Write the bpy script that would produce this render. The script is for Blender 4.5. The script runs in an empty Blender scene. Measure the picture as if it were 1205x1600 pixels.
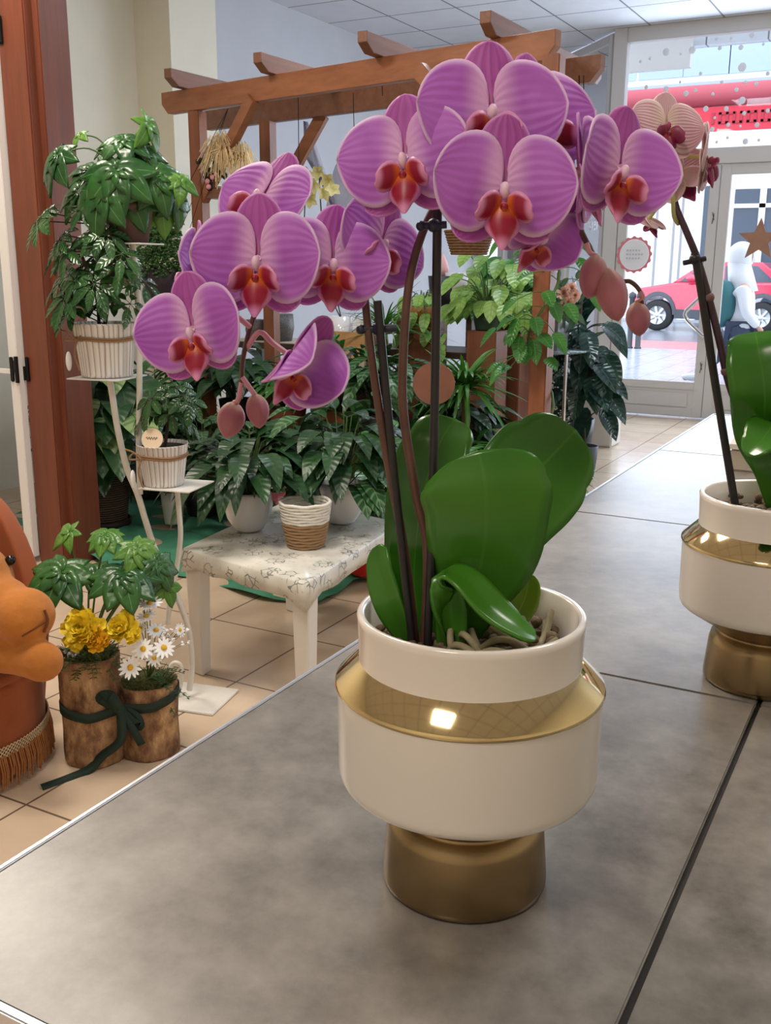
import bpy, bmesh, math, random
from mathutils import Vector, Matrix
import numpy as np
random.seed(7)
PI = math.pi
SC = bpy.context.scene
COL = SC.collection

# ------------------------------------------------------------------ camera
FOC = 1562.0; CX, CY = 602.5, 800.0
YAW, PITCH, ROLL = .4969, .24377, .00585
CT = .97                                   # height of the worktop
CAM = np.array([0, 0, CT + .40])
_h = np.array([-ROLL, 1, 0]); _h /= np.linalg.norm(_h)
_dn = np.array([_h[0]*math.cos(PITCH), _h[1]*math.cos(PITCH), math.sin(PITCH)]); _up = -_dn
_fw = np.array([0, 0, 1.]); _F = _fw - _fw.dot(_up)*_up; _F /= np.linalg.norm(_F)
_Rt = np.cross(_F, _up)
_Y = _F*math.cos(YAW) + _Rt*math.sin(YAW); _X = np.cross(_Y, _up)
R = np.array([_X, _Y, _up])
cr, cu, cb = R[:, 0], -R[:, 1], -R[:, 2]
cam_d = bpy.data.cameras.new('camera'); cam = bpy.data.objects.new('camera', cam_d); COL.objects.link(cam)
M = Matrix.Identity(4)
for i in range(3):
    M[i][0], M[i][1], M[i][2], M[i][3] = cr[i], cu[i], cb[i], CAM[i]
cam.matrix_world = M
cam_d.sensor_fit = 'VERTICAL'; cam_d.sensor_height = 32; cam_d.lens = FOC/1600*32
cam_d.clip_start = .02; cam_d.clip_end = 200
SC.camera = cam
HF = np.array([-R[0, 2]*0, 0, 0])
HF = np.array([R[0, 2], R[1, 2], 0]); HF /= np.linalg.norm(HF)      # horizontal view direction

def ray(px, py): return R @ np.array([px-CX, py-CY, FOC])/FOC
def atz(px, py, z): d = ray(px, py); return Vector(CAM + d*((z-CAM[2])/d[2]))
def aty(px, py, y): d = ray(px, py); return Vector(CAM + d*(y/d[1]))
def atv(px, py, a, off=0.):
    """point of the sight line on the upright plane through a that faces the viewer, off metres nearer"""
    d = ray(px, py); return Vector(CAM + d*((np.dot(HF, np.array([a[0], a[1], 0]))-off)/np.dot(HF, d)))
def proj(p):
    c = R.T @ (np.array(p)-CAM); return float(CX+FOC*c[0]/c[2]), float(CY+FOC*c[1]/c[2]), float(c[2])
def spot(px, y, z):
    py = 600
    for _ in range(6):
        p = aty(px, py, y); py = proj((p.x, y, z))[1]
    return Vector((p.x, y, z))

# ------------------------------------------------------------------ light
def s2l(c):
    return tuple((x/12.92 if x <= .04045 else ((x+.055)/1.055)**2.4) for x in c)
def rgb(r, g, b): return s2l((r/255, g/255, b/255))
W = bpy.data.worlds.new('world'); SC.world = W; W.use_nodes = True
bg = W.node_tree.nodes['Background']; bg.inputs[0].default_value = (.80, .90, 1, 1); bg.inputs[1].default_value = 3.2
SC.view_settings.view_transform = 'Standard'; SC.view_settings.look = 'None'
SC.view_settings.exposure = 0.32; SC.view_settings.gamma = 1
SC.view_settings.use_curve_mapping = False
SC.cycles.max_bounces = 8; SC.cycles.diffuse_bounces = 4; SC.cycles.transparent_max_bounces = 16
SC.cycles.sample_clamp_indirect = 6; SC.cycles.use_denoising = True
def area(name, loc, size, power, col, rot=(0, 0, 0), sy=None):
    l = bpy.data.lights.new(name, 'AREA'); l.energy = power; l.color = col; l.size = size
    if sy: l.shape = 'RECTANGLE'; l.size_y = sy
    o = bpy.data.objects.new(name, l); o.location = loc; o.rotation_euler = rot; COL.objects.link(o); return o
WARM = (1, .89, .77); NEUT = (1, .95, .90); COOL = (.82, .90, 1)
area('ceiling_lamp_front', (-1.9, 1.6, 3.3), .6, 42, WARM)
area('ceiling_lamp_behind', (-.4, -1.0, 3.3), .6, 26, WARM)
area('ceiling_lamp_counter', (.6, 2.0, 3.3), .6, 22, NEUT)
area('ceiling_lamp_left', (-3.3, 2.5, 3.3), .6, 36, WARM)
area('ceiling_lamp_middle', (-2.2, 5.2, 3.3), .6, 24, COOL)
area('ceiling_lamp_rear', (.8, 6.2, 3.3), .6, 22, COOL)
area('door_daylight', (-1.2, 9.25, 1.9), 2.8, 85, (.70, .83, 1), (-PI/2, 0, 0), 2.6)

# ------------------------------------------------------------------ materials
MATS = {}
def nt(name):
    m = bpy.data.materials.new(name); m.use_nodes = True; n = m.node_tree; b = n.nodes['Principled BSDF']; MATS[name] = m
    return m, n, b
def node(n, t, **k):
    x = n.nodes.new(t)
    for a, v in k.items():
        if a.startswith('i_'):
            key = a[2:]; key = int(key) if key.isdigit() else key.replace('_', ' ')
            x.inputs[key].default_value = v
        else: setattr(x, a, v)
    return x
def math_(n, op, a, b=None, c=None, clamp=False):
    x = n.nodes.new('ShaderNodeMath'); x.operation = op; x.use_clamp = clamp
    for i, v in enumerate((a, b, c)):
        if v is None: continue
        if hasattr(v, 'is_linked'): n.links.new(v, x.inputs[i])
        else: x.inputs[i].default_value = v
    return x.outputs[0]
def mixc(n, f, a, b, bt='MIX'):
    x = n.nodes.new('ShaderNodeMix'); x.data_type = 'RGBA'; x.blend_type = bt
    for s, v in ((x.inputs[0], f), (x.inputs[6], a), (x.inputs[7], b)):
        if hasattr(v, 'is_linked'): n.links.new(v, s)
        elif isinstance(v, (int, float)): s.default_value = v
        else: s.default_value = (*v[:3], 1)
    return x.outputs[2]
def ramp(n, f, stops):
    x = n.nodes.new('ShaderNodeValToRGB'); n.links.new(f, x.inputs[0]); e = x.color_ramp.elements
    while len(e) > 1: e.remove(e[-1])
    e[0].position = stops[0][0]; e[0].color = (*stops[0][1], 1)
    for p, c in stops[1:]:
        q = e.new(p); q.color = (*c, 1)
    return x.outputs[0]
def smooth(n, f, a, b):
    x = n.nodes.new('ShaderNodeMapRange'); x.interpolation_type = 'SMOOTHSTEP'; n.links.new(f, x.inputs[0])
    x.inputs[1].default_value = a; x.inputs[2].default_value = b; return x.outputs[0]
def tex(n, kind='Object', scale=(1, 1, 1), rot=(0, 0, 0)):
    c = n.nodes.new('ShaderNodeTexCoord'); m = n.nodes.new('ShaderNodeMapping'); n.links.new(c.outputs[kind], m.inputs[0])
    m.inputs[3].default_value = scale; m.inputs[2].default_value = rot; return m.outputs[0]
def noise(n, v, scale, detail=3, rough=.5):
    x = n.nodes.new('ShaderNodeTexNoise'); n.links.new(v, x.inputs['Vector']); x.inputs['Scale'].default_value = scale
    x.inputs['Detail'].default_value = detail; x.inputs['Roughness'].default_value = rough; return x.outputs[0]
def bump(n, b, h, s, d=.01):
    x = n.nodes.new('ShaderNodeBump'); x.inputs['Strength'].default_value = s; x.inputs['Distance'].default_value = d
    n.links.new(h, x.inputs['Height']); n.links.new(x.outputs[0], b.inputs['Normal'])
def mat(name, col, rough=.5, metal=0., noise_amt=0., nscale=20, bmp=0., spec=.5, coat=0., emit=None, es=1., sss=0.):
    if name in MATS: return MATS[name]
    m, n, b = nt(name)
    b.inputs['Base Color'].default_value = (*col, 1); b.inputs['Roughness'].default_value = rough
    b.inputs['Metallic'].default_value = metal; b.inputs['Specular IOR Level'].default_value = spec
    b.inputs['Coat Weight'].default_value = coat; b.inputs['Coat Roughness'].default_value = .08
    if sss: b.inputs['Subsurface Weight'].default_value = sss; b.inputs['Subsurface Radius'].default_value = (.01, .004, .004)
    if noise_amt or bmp:
        f = noise(n, tex(n), nscale, 5, .6)
        if noise_amt:
            lo = tuple(x*(1-noise_amt) for x in col); hi = tuple(min(1, x*(1+noise_amt)) for x in col)
            n.links.new(ramp(n, f, [(.3, lo), (.7, hi)]), b.inputs['Base Color'])
        if bmp: bump(n, b, f, bmp)
    if emit: b.inputs['Emission Color'].default_value = (*emit, 1); b.inputs['Emission Strength'].default_value = es
    return m
def uvsep(n):
    c = n.nodes.new('ShaderNodeTexCoord'); s = n.nodes.new('ShaderNodeSeparateXYZ'); n.links.new(c.outputs['UV'], s.inputs[0])
    u = math_(n, 'MULTIPLY_ADD', s.outputs[0], 2, -1)        # -1..1 across
    return u, s.outputs[1], c.outputs['UV']                    # v 0 base .. 1 tip
def translucent(n, b, colsock, w, tint=(1, 1, 1)):
    t = n.nodes.new('ShaderNodeBsdfTranslucent'); n.links.new(mixc(n, 1., colsock, tint, 'MULTIPLY'), t.inputs[0])
    mx = n.nodes.new('ShaderNodeMixShader'); mx.inputs[0].default_value = w
    n.links.new(b.outputs[0], mx.inputs[1]); n.links.new(t.outputs[0], mx.inputs[2])
    n.links.new(mx.outputs[0], n.nodes['Material Output'].inputs[0])
def leaf_mat(name, c1, c2, vein, rough=.35, vw=.06, side=0., sidecol=None, trans=.18, freq=9, bstr=.25):
    """leaf: c1..c2 mottled, midrib vein; side>0 adds side-vein or variegation bands of sidecol"""
    m, n, b = nt(name); u, v, uv = uvsep(n); au = math_(n, 'ABSOLUTE', u)
    f = noise(n, tex(n), 9, 2); col = mixc(n, smooth(n, f, .35, .65), c1, c2)
    ph = math_(n, 'ADD', math_(n, 'MULTIPLY', v, freq*6.283), math_(n, 'MULTIPLY', au, -6.0)); w = math_(n, 'SINE', ph)
    if side: col = mixc(n, math_(n, 'MULTIPLY', smooth(n, w, .2, .95), side), col, sidecol or vein)
    col = mixc(n, math_(n, 'SUBTRACT', 1., smooth(n, au, vw*.3, vw)), col, vein)
    n.links.new(col, b.inputs['Base Color']); b.inputs['Roughness'].default_value = rough
    bump(n, b, w, bstr, .002); translucent(n, b, col, trans, (.9, 1, .5)); return m

def wood_mat(name, c1, c2, axis=2, rough=.45, sc=1.):
    m, n, b = nt(name); s = [22*sc, 22*sc, 22*sc]; s[axis] = 1.6*sc
    f = noise(n, tex(n, scale=tuple(s)), 1.0, 6, .65)
    n.links.new(ramp(n, f, [(.3, c1), (.7, c2)]), b.inputs['Base Color']); b.inputs['Roughness'].default_value = rough
    bump(n, b, f, .15); return m

# ------------------------------------------------------------------ mesh helpers
class MB:
    def __init__(s): s.v = []; s.f = []; s.uv = []; s.mi = []; s.sm = []
    def add(s, vs, fs, uvs=None, mi=0, sm=True):
        o = len(s.v); s.v += [tuple(p) for p in vs]
        for k, f in enumerate(fs):
            s.f.append(tuple(o+i for i in f)); s.mi.append(mi); s.sm.append(sm)
            s.uv.append([tuple(uvs[i]) for i in f] if uvs else [(.5, .5)]*len(f))
        return s
    def grid(s, P, UV=None, mi=0, closed=False, sm=True):
        nr, nc = len(P), len(P[0]); vs = [p for r in P for p in r]; fs = []
        for i in range(nr-1):
            for j in range(nc if closed else nc-1):
                k = (j+1) % nc; fs.append((i*nc+j, i*nc+k, (i+1)*nc+k, (i+1)*nc+j))
        return s.add(vs, fs, [q for r in UV for q in r] if UV else None, mi, sm)
    def box(s, lo, hi, mi=0, M=None, bev=0.):
        b = bev; x0, y0, z0 = lo; x1, y1, z1 = hi
        if bev:
            b = min(bev, .49*min(x1-x0, y1-y0, z1-z0)); vs = []
            bm = bmesh.new(); bmesh.ops.create_cube(bm, size=1.)
            for v in bm.verts: v.co = Vector(((x0+x1)/2+v.co.x*(x1-x0), (y0+y1)/2+v.co.y*(y1-y0), (z0+z1)/2+v.co.z*(z1-z0)))
            bmesh.ops.bevel(bm, geom=list(bm.edges), offset=b, segments=2, affect='EDGES')
            bm.verts.index_update(); vs = [v.co.copy() for v in bm.verts]; fs = [[v.index for v in f.verts] for f in bm.faces]; bm.free()
        else:
            vs = [Vector((x, y, z)) for z in (z0, z1) for y in (y0, y1) for x in (x0, x1)]
            fs = [(0, 2, 3, 1), (4, 5, 7, 6), (0, 1, 5, 4), (2, 6, 7, 3), (0, 4, 6, 2), (1, 3, 7, 5)]
        if M is not None: vs = [M @ v for v in vs]
        return s.add(vs, fs, None, mi, False)
    def beam(s, a, b, w, h, mi=0, upv=(0, 0, 1), bev=.003):
        a, b = Vector(a), Vector(b); t = (b-a); L = t.length; t.normalize(); sx = t.cross(Vector(upv)).normalized(); u = sx.cross(t)
        Mx = Matrix(((t.x, sx.x, u.x, a.x), (t.y, sx.y, u.y, a.y), (t.z, sx.z, u.z, a.z), (0, 0, 0, 1)))
        return s.box((0, -w/2, -h/2), (L, w/2, h/2), mi, Mx, bev)
    def tube(s, pts, r, n=8, mi=0, caps=True):
        pts = [Vector(p) for p in pts]; rs = r if isinstance(r, (list, tuple)) else [r]*len(pts); P = []; up = None
        for i, p in enumerate(pts):
            t = (pts[min(i+1, len(pts)-1)]-pts[max(i-1, 0)]).normalized()
            if up is None: up = t.orthogonal().normalized()
            up = (up - t*up.dot(t)).normalized(); sd = t.cross(up)
            P.append([p + (up*math.cos(2*PI*k/n)+sd*math.sin(2*PI*k/n))*rs[i] for k in range(n)])
        UV = [[(k/n, i/(len(pts)-1)) for k in range(n)] for i in range(len(pts))]
        s.grid(P, UV, mi, True)
        if caps:
            s.add(P[0], [tuple(range(n-1, -1, -1))], None, mi, False); s.add(P[-1], [tuple(range(n))], None, mi, False)
        return s
    def lathe(s, prof, n=48, c=(0, 0, 0), mi=0, jit=None):
        P = []; UV = []
        for i, (r, z) in enumerate(prof):
            P.append([Vector((c[0]+r*math.cos(2*PI*k/n)*(jit(k, i) if jit else 1), c[1]+r*math.sin(2*PI*k/n)*(jit(k, i) if jit else 1), c[2]+z)) for k in range(n)])
            UV.append([(k/n, i/max(1, len(prof)-1)) for k in range(n)])
        return s.grid(P, UV, mi, True)
    def disc(s, c, r, z, n=32, mi=0):
        return s.add([(c[0]+r*math.cos(2*PI*k/n), c[1]+r*math.sin(2*PI*k/n), z) for k in range(n)], [tuple(range(n))], None, mi, False)
    def ell(s, c, r, n=14, m=10, M=None, mi=0):
        P = []; c = Vector(c)
        for i in range(m+1):
            a = PI*i/m
            row = []
            for k in range(n):
                p = Vector((r[0]*math.sin(a)*math.cos(2*PI*k/n), r[1]*math.sin(a)*math.sin(2*PI*k/n), -r[2]*math.cos(a)))
                row.append((M @ p if M is not None else p)+c)
            P.append(row)
        UV = [[(k/n, i/m) for k in range(n)] for i in range(m+1)]
        return s.grid(P, UV, mi, True)
    def build(s, name, mats, parent=None, merge=0.):
        me = bpy.data.meshes.new(name); me.from_pydata(s.v, [], s.f); me.update()
        ul = me.uv_layers.new(name='UVMap'); flat = [c for f in s.uv for q in f for c in q]; ul.data.foreach_set('uv', flat)
        me.polygons.foreach_set('material_index', s.mi); me.polygons.foreach_set('use_smooth', s.sm)
        for m in (mats if isinstance(mats, (list, tuple)) else [mats]): me.materials.append(m)
        if merge:
            bm = bmesh.new(); bm.from_mesh(me); bmesh.ops.remove_doubles(bm, verts=bm.verts, dist=merge); bm.to_mesh(me); bm.free()
        o = bpy.data.objects.new(name, me); COL.objects.link(o)
        if parent: o.parent = parent; o.matrix_parent_inverse = pmat(parent).inverted()
        return o
def pmat(o):
    m = Matrix.LocRotScale(o.location, o.rotation_euler, o.scale)
    return pmat(o.parent) @ o.matrix_parent_inverse @ m if o.parent else m
def spl(pts, n=6):
    """Catmull-Rom through points of any dimension"""
    P = [np.array(p, float) for p in pts]; P = [2*P[0]-P[1]]+P+[2*P[-1]-P[-2]]; out = []
    for i in range(1, len(P)-2):
        a, b, c, d = P[i-1:i+3]
        for k in range(n):
            t = k/n; out.append(.5*((2*b)+(c-a)*t+(2*a-5*b+4*c-d)*t*t+(3*b-a-3*c+d)*t**3))
    out.append(P[-2]); return out
def thing(name, label, cat, loc, group=None):
    o = bpy.data.objects.new(name, None); o.empty_display_size = .05; o.location = loc; COL.objects.link(o); tag(o, label, cat, group); return o
def tag(o, label, cat, group=None, kind=None):
    o['label'] = label; o['category'] = cat
    if group: o['group'] = group
    if kind: o['kind'] = kind
    return o
def struct(o): o['kind'] = 'structure'; return o
def solid(o, t, off=0.):
    md = o.modifiers.new('thickness', 'SOLIDIFY'); md.thickness = t; md.offset = off; return o
def copy_tree(o, parent=None):
    c = o.copy(); COL.objects.link(c)
    if parent: c.parent = parent
    for ch in [x for x in o.children]: copy_tree(ch, c)
    return c
# ================================================================== SETTING
ZC = 3.38; XW = -4.94; XR = 2.6; YB = -2.6; YF = 9.38
CREAM = mat('cream_paint', rgb(232, 226, 208), .85, noise_amt=.03, nscale=3, bmp=.03)
def tile_mat(name, c1, c2, grout, px, py, ox, oy, gw, rough, bs=.05, fine=.15, fs=60):
    m, n, b = nt(name); v = tex(n); s = n.nodes.new('ShaderNodeSeparateXYZ'); n.links.new(v, s.inputs[0])
    def line(o, off, p):
        q = math_(n, 'FRACT', math_(n, 'DIVIDE', math_(n, 'SUBTRACT', o, off), p))
        return math_(n, 'LESS_THAN', math_(n, 'ABSOLUTE', math_(n, 'SUBTRACT', q, .5)), .5-gw/p)
    g = math_(n, 'MULTIPLY', line(s.outputs[0], ox, px), line(s.outputs[1], oy, py))
    f = noise(n, v, 4.5, 4, .5); f2 = noise(n, v, fs, 6, .7)
    fm = math_(n, 'MULTIPLY_ADD', f2, fine, math_(n, 'MULTIPLY', f, 1-fine))
    col = ramp(n, fm, [(.25, c1), (.75, c2)])
    n.links.new(mixc(n, g, grout, col), b.inputs['Base Color'])
    rr = math_(n, 'MULTIPLY_ADD', f2, .08, rough-.04); n.links.new(rr, b.inputs['Roughness'])
    bump(n, b, math_(n, 'ADD', math_(n, 'MULTIPLY', f2, .3), g), bs, .003); return m
FLOOR = tile_mat('floor_tiles', rgb(196, 172, 146), rgb(216, 196, 172), rgb(110, 92, 78), .45, .45, -1.93, 1.61, .0035, .22, .03, .08)
CEIL = tile_mat('ceiling_tiles', rgb(204, 206, 212), rgb(214, 216, 222), rgb(120, 122, 128), .62, .62, -4.35, 7.40, .008, .8)
ALU = mat('white_aluminium', rgb(206, 203, 200), .4, .0)
GLASS = bpy.data.materials.new('clear_glass'); GLASS.use_nodes = True
_n = GLASS.node_tree; _n.nodes.clear(); _o = _n.nodes.new('ShaderNodeOutputMaterial'); _t = _n.nodes.new('ShaderNodeBsdfTransparent'); _g = _n.nodes.new('ShaderNodeBsdfGlossy')
_g.inputs['Roughness'].default_value = .02; _fr = _n.nodes.new('ShaderNodeFresnel'); _fr.inputs[0].default_value = 1.35; _mx = _n.nodes.new('ShaderNodeMixShader')
_n.links.new(_fr.outputs[0], _mx.inputs[0]); _n.links.new(_t.outputs[0], _mx.inputs[1]); _n.links.new(_g.outputs[0], _mx.inputs[2]); _n.links.new(_mx.outputs[0], _o.inputs[0])

struct(MB().box((-5.2, YB-.1, -.1), (XR+.1, YF, 0)).build('floor', FLOOR))
struct(MB().add([(-5.2, YF, -.1), (-2.75, YF, -.1), (-4.7, 11.4, -.1), (-5.2, 11.4, -.1), (-5.2, YF, 0), (-2.75, YF, 0), (-4.7, 11.4, 0), (-5.2, 11.4, 0)],
    [(3, 2, 1, 0), (4, 5, 6, 7), (0, 1, 5, 4), (1, 2, 6, 5), (2, 3, 7, 6), (3, 0, 4, 7)], sm=False).build('floor', FLOOR))
cm = MB().box((-5.2, YB-.1, ZC), (XR+.1, YF, ZC+.1))
cm.add([(-5.2, YF, ZC), (-2.75, YF, ZC), (-4.7, 11.45, ZC), (-5.2, 11.45, ZC)], [(0, 1, 2, 3)], sm=False)
struct(cm.build('ceiling', CEIL))
struct(MB().box((XW-.12, YB, 0), (XW, 6.04, ZC)).build('wall_left', CREAM))
DAYLITW = mat('daylit_cream_paint', rgb(196, 197, 204), .85, noise_amt=.03, nscale=3, bmp=.03)  # cool daylight on the rear part of the cream wall, put into its colour
struct(MB().box((XW-.12, 6.04, 0), (XW, 11.45, ZC)).build('wall_left', DAYLITW))
struct(MB().box((XW, 5.56, 0), (-4.64, 6.05, ZC)).build('trim_1', CREAM))
struct(MB().box((XR, YB, 0), (XR+.1, YF, ZC)).build('wall_right', CREAM))
struct(MB().box((XW, YB-.1, 0), (XR, YB, ZC)).build('wall_back', CREAM))
struct(MB().box((-5.2, 11.4, ZC+.0), (-2.6, 11.5, ZC+.3)).build('trim_2', ALU))

# ---- shop front
def frame_panel(mb, a, b, z0, z1, w=.06, d=.05):
    """rectangular frame in the upright plane through a-b"""
    a = Vector((*a, 0)); b = Vector((*b, 0)); t = (b-a).normalized()
    for p, q in ((a+t*w/2, z0), (b-t*w/2, z0)):
        mb.beam(p+Vector((0, 0, z0)), p+Vector((0, 0, z1)), d, w, upv=t)
    for z in (z0+w/2, z1-w/2):
        mb.beam(a+t*w+Vector((0, 0, z)), b-t*w+Vector((0, 0, z)), d, w)
def pane(mb, a, b, z0, z1):
    mb.add([(a[0], a[1], z0), (b[0], b[1], z0), (b[0], b[1], z1), (a[0], a[1], z1)], [(0, 1, 2, 3)], sm=False)
fr = MB()
for x0, x1 in ((-2.80, -2.68), (-.74, -.66), (.9, .98), (XR-.06, XR)):
    fr.box((x0, YF-.05, 0), (x1, YF+.06, ZC), bev=.004)
for z0, z1 in ((3.26, ZC), (2.22, 2.35)):
    fr.box((-2.68, YF-.045, z0), (XR, YF+.05, z1), bev=.004)
fr.box((-.66, YF-.04, 0), (XR, YF+.04, .3), bev=.004)
struct(fr.build('trim_3', ALU))
HINGE = mat('dark_handle_mark', rgb(60, 58, 60), .5)
def door(name, x0, x1, hx):
    f = MB(); frame_panel(f, (x0, YF), (x1, YF), .012, 2.215, .085, .05)
    f.box((x0+.085, YF-.02, .06), (x1-.085, YF+.02, .27)); f.box((x0+.13, YF-.03, .10), (x1-.13, YF-.018, .235), bev=.006)
    f.box((x0+.085, YF-.03, .262), (x1-.085, YF+.03, .33), bev=.004)
    o = struct(f.build(name, ALU))
    g = MB(); pane(g, (x0+.08, YF), (x1-.08, YF), .3, 2.15); g.build('pane', GLASS, o)
    k = MB()
    for z in (.42, 1.72):
        k.beam((hx, YF-.034, z), (hx+.015, YF-.034, z+.09), .004, .006); k.beam((hx+.015, YF-.034, z+.03), (hx+.0, YF-.034, z+.1), .004, .006)
    k.build('lock_mark', HINGE, o); return o
d1 = door('door_1', -2.675, -1.80, -1.84)
d2 = door('door_2', -1.795, -.745, -.80)
CHROME = mat('chrome', rgb(225, 225, 230), .12, 1.)
hb = MB(); hp = [aty(px, py, YF-.07) for px, py in ((1106, 447), (1101, 459), (1072, 486), (1070, 492), (1074, 500), (1098, 524), (1106, 528))]
hb.tube(hp, .018, 10); hb.tube([hp[0], (hp[0].x, YF-.02, hp[0].z)], .014, 8); hb.tube([hp[-1], (hp[-1].x, YF-.02, hp[-1].z)], .014, 8)
hb.build('door_handle', CHROME, d1)
w = MB()
pane(w, (-2.68, YF), (XR, YF), 2.35, 3.26); pane(w, (-.66, YF), (XR, YF), .3, 2.22)
struct(w.build('window_1', GLASS))
# bay window running off to the street
A0 = Vector((-2.80, YF)); B0 = Vector((-4.62, 11.40)); f = MB(); g = MB()
N = 3
for k in range(N):
    a = A0.lerp(B0, k/N); b = A0.lerp(B0, (k+1)/N)
    frame_panel(f, a, b, .012, ZC-.03, .07, .06)
f2 = MB(); frame_panel(f, (B0.x, B0.y), (XW, B0.y), .012, ZC-.03, .06, .06)
bo = struct(f.build('window_2', ALU)); pane(g, A0, B0, .06, ZC-.05); pane(g, B0, (XW, B0.y), .06, ZC-.05); g.build('pane', GLASS, bo)

# ================================================================== COUNTER
STONE = tile_mat('counter_stone', rgb(62, 57, 51), rgb(158, 153, 147), rgb(60, 56, 52), 50, 50, 20, 20, .001, .30, .06, .5, 22)
GROUT = mat('grout', rgb(118, 114, 110), .8); DARKG = mat('dark_joint', rgb(30, 27, 25), .8)
XE = -.512; Y0 = .315; Y1 = 2.85; XJ = -.105
c = MB(); c.box((XE, Y0, CT-.06), (1.35, Y1, CT-.004), 1)
ys = [Y0, .93, 1.577, 2.222, Y1]; xs = [(XE, XJ-.0022), (XJ+.0022, XJ+.647), (XJ+.651, 1.35)]
for i in range(4):
    for x0, x1 in xs:
        c.box((x0, ys[i]+(.0012 if i else 0), CT-.012), (x1, ys[i+1]-.0012, CT), 0, bev=.0012)
wt = c.build('worktop', [STONE, GROUT])
tag(wt, 'long shop counter top of mottled grey stone tiles that the orchid pots stand on', 'counter')
MB().box((XJ-.0021, Y0, CT-.0042), (XJ+.0021, Y1, CT-.0035)).build('joint', DARKG, wt)['label'] = 'dark joint between the tiles'
EDGE = mat('edge_profile', rgb(225, 228, 235), .28, .9)
e = MB(); e.box((XE-.0045, Y0-.006, CT-.03), (XE, Y1+.006, CT+.0012), bev=.001); e.box((XE-.0045, Y0-.006, CT-.03), (1.35, Y0, CT+.0012), bev=.001)
e.box((XE-.0045, Y1, CT-.03), (1.35, Y1+.006, CT+.0012), bev=.001)
e.build('edge_trim', EDGE, wt)['label'] = 'thin silver metal edge strip'
cb_ = MB(); cb_.box((XE+.03, Y0+.03, 0), (1.32, Y1-.02, CT-.0605), bev=.003)
cb_.build('base', mat('white_laminate', rgb(214, 208, 200), .5), wt)['label'] = 'pale panelled base'
# pale raised box with slanted top at the far end of the counter
a = atz(1134, 735, CT); bx = MB(); x0 = a.x+.004; y0 = a.y
rt = thing('counter_box', 'pale beige box with a slanted white lid on the counter behind the striped orchid', 'box', (x0, y0, CT))
MB().box((x0, y0, CT), (x0+.52, y0+.30, CT+.045), bev=.004).build('body', mat('beige_plastic', rgb(190, 180, 165), .5), rt)
tp = MB(); tp.add([(x0-.0, y0-.004, CT+.045), (x0+.52, y0-.004, CT+.045), (x0+.52, y0+.3, CT+.045), (x0, y0+.3, CT+.045),
                   (x0-.0, y0-.004, CT+.055), (x0+.52, y0-.004, CT+.055), (x0+.51, y0+.18, CT+.125), (x0+.02, y0+.18, CT+.125), (x0+.51, y0+.3, CT+.125), (x0+.02, y0+.3, CT+.125)],
    [(0, 3, 2, 1), (0, 1, 5, 4), (4, 5, 6, 7), (7, 6, 8, 9), (3, 9, 8, 2), (0, 4, 7, 9, 3), (1, 2, 8, 6, 5)], sm=False)
tp.build('lid', mat('offwhite_plastic', rgb(222, 216, 206), .45), rt)

# ================================================================== STREET
PAVE = tile_mat('wet_paving', rgb(150, 156, 166), rgb(178, 184, 194), rgb(120, 124, 134), .4, .4, 0, 0, .006, .22)
ROAD = mat('wet_asphalt', rgb(118, 122, 132), .25, noise_amt=.15, nscale=8, bmp=.1)
KERB = mat('red_kerb_paving', rgb(176, 120, 124), .35, noise_amt=.1, nscale=10)
struct(MB().box((-22, 11.5, -.12), (16, 17.2, 0)).box((-2.75, YF, -.12), (XR+2, 11.5, 0)).box((-22, 26.6, -.12), (16, 30, .0)).build('floor', PAVE))
struct(MB().box((-22, 17.2, -.12), (16, 19.0, 0.0)).build('floor', KERB))
struct(MB().box((-22, 19.0, -.12), (16, 26.6, -.06)).build('floor', ROAD))
WHITEW = mat('white_render', rgb(226, 228, 232), .8, noise_amt=.02, nscale=2)
DKBLUE = mat('dark_blue_window', rgb(58, 72, 92), .25); STL = mat('pale_line', rgb(150, 152, 160), .6)
porch = MB().box((-4.6, YF+.07, 3.98), (XR+2, 11.75, 4.1)); porch.box((-2.0-8, 11.6, 3.62), (XR+4, 11.75, 3.98))
struct(porch.build('ceiling', CEIL))
lp = thing('porch_lamp', 'round recessed lamp in the porch ceiling beyond the door glass', 'ceiling lamp', (*aty(1095, 62, 10.6).to_2d(), 3.93))
L0 = lp.location.copy()
MB().lathe([(.0, .0), (.11, .0), (.13, .03), (.13, .05)], 24, L0).build('lamp_rim', mat('lamp_rim_grey', rgb(90, 92, 98), .5), lp)
BW = 27.0
bd = thing('shop_building', 'white shop building across the street with a red awning band', 'building', (-3, BW, 0))
def zf(px, py, Y): return aty(px, py, Y).z
bb = MB().box((-22, BW, 0), (16, BW+1, 12)); bb.build('wall', WHITEW, bd)
m = MB()
for px in (1048, 1060, 1021): x = aty(px, 400, BW-.03).x; m.box((x, BW-.03, 0), (x+.05, BW, 4.0))
m.build('downpipe', STL, bd)
RED1 = mat('dark_red_awning', rgb(150, 62, 74), .7); RED2 = mat('red_awning_valance', rgb(180, 38, 58), .7)
YA = 24.2
aw = MB(); za, zb, zc = zf(1120, 150, YA), zf(1120, 166, YA), zf(1120, 206, YA)
P = [[(x, YA+.3*math.cos(t), zf(1120, 149, YA)+.24*math.sin(t)) for x in (-20, 14)] for t in [k*PI/6 for k in range(12)]]
aw.grid(P+[P[0]], mi=0)
o = aw.build('awning_roll', RED1, bd); o['label'] = 'dull red rolled awning'
xv0 = aty(930, 200, YA).x
o = MB().box((xv0-6, YA-.1, zc), (14, YA-.04, zb-.02)).build('awning_valance', RED2, bd); o['label'] = 'bright red valance with faint darker letters'
m = MB(); random.seed(5)
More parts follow.
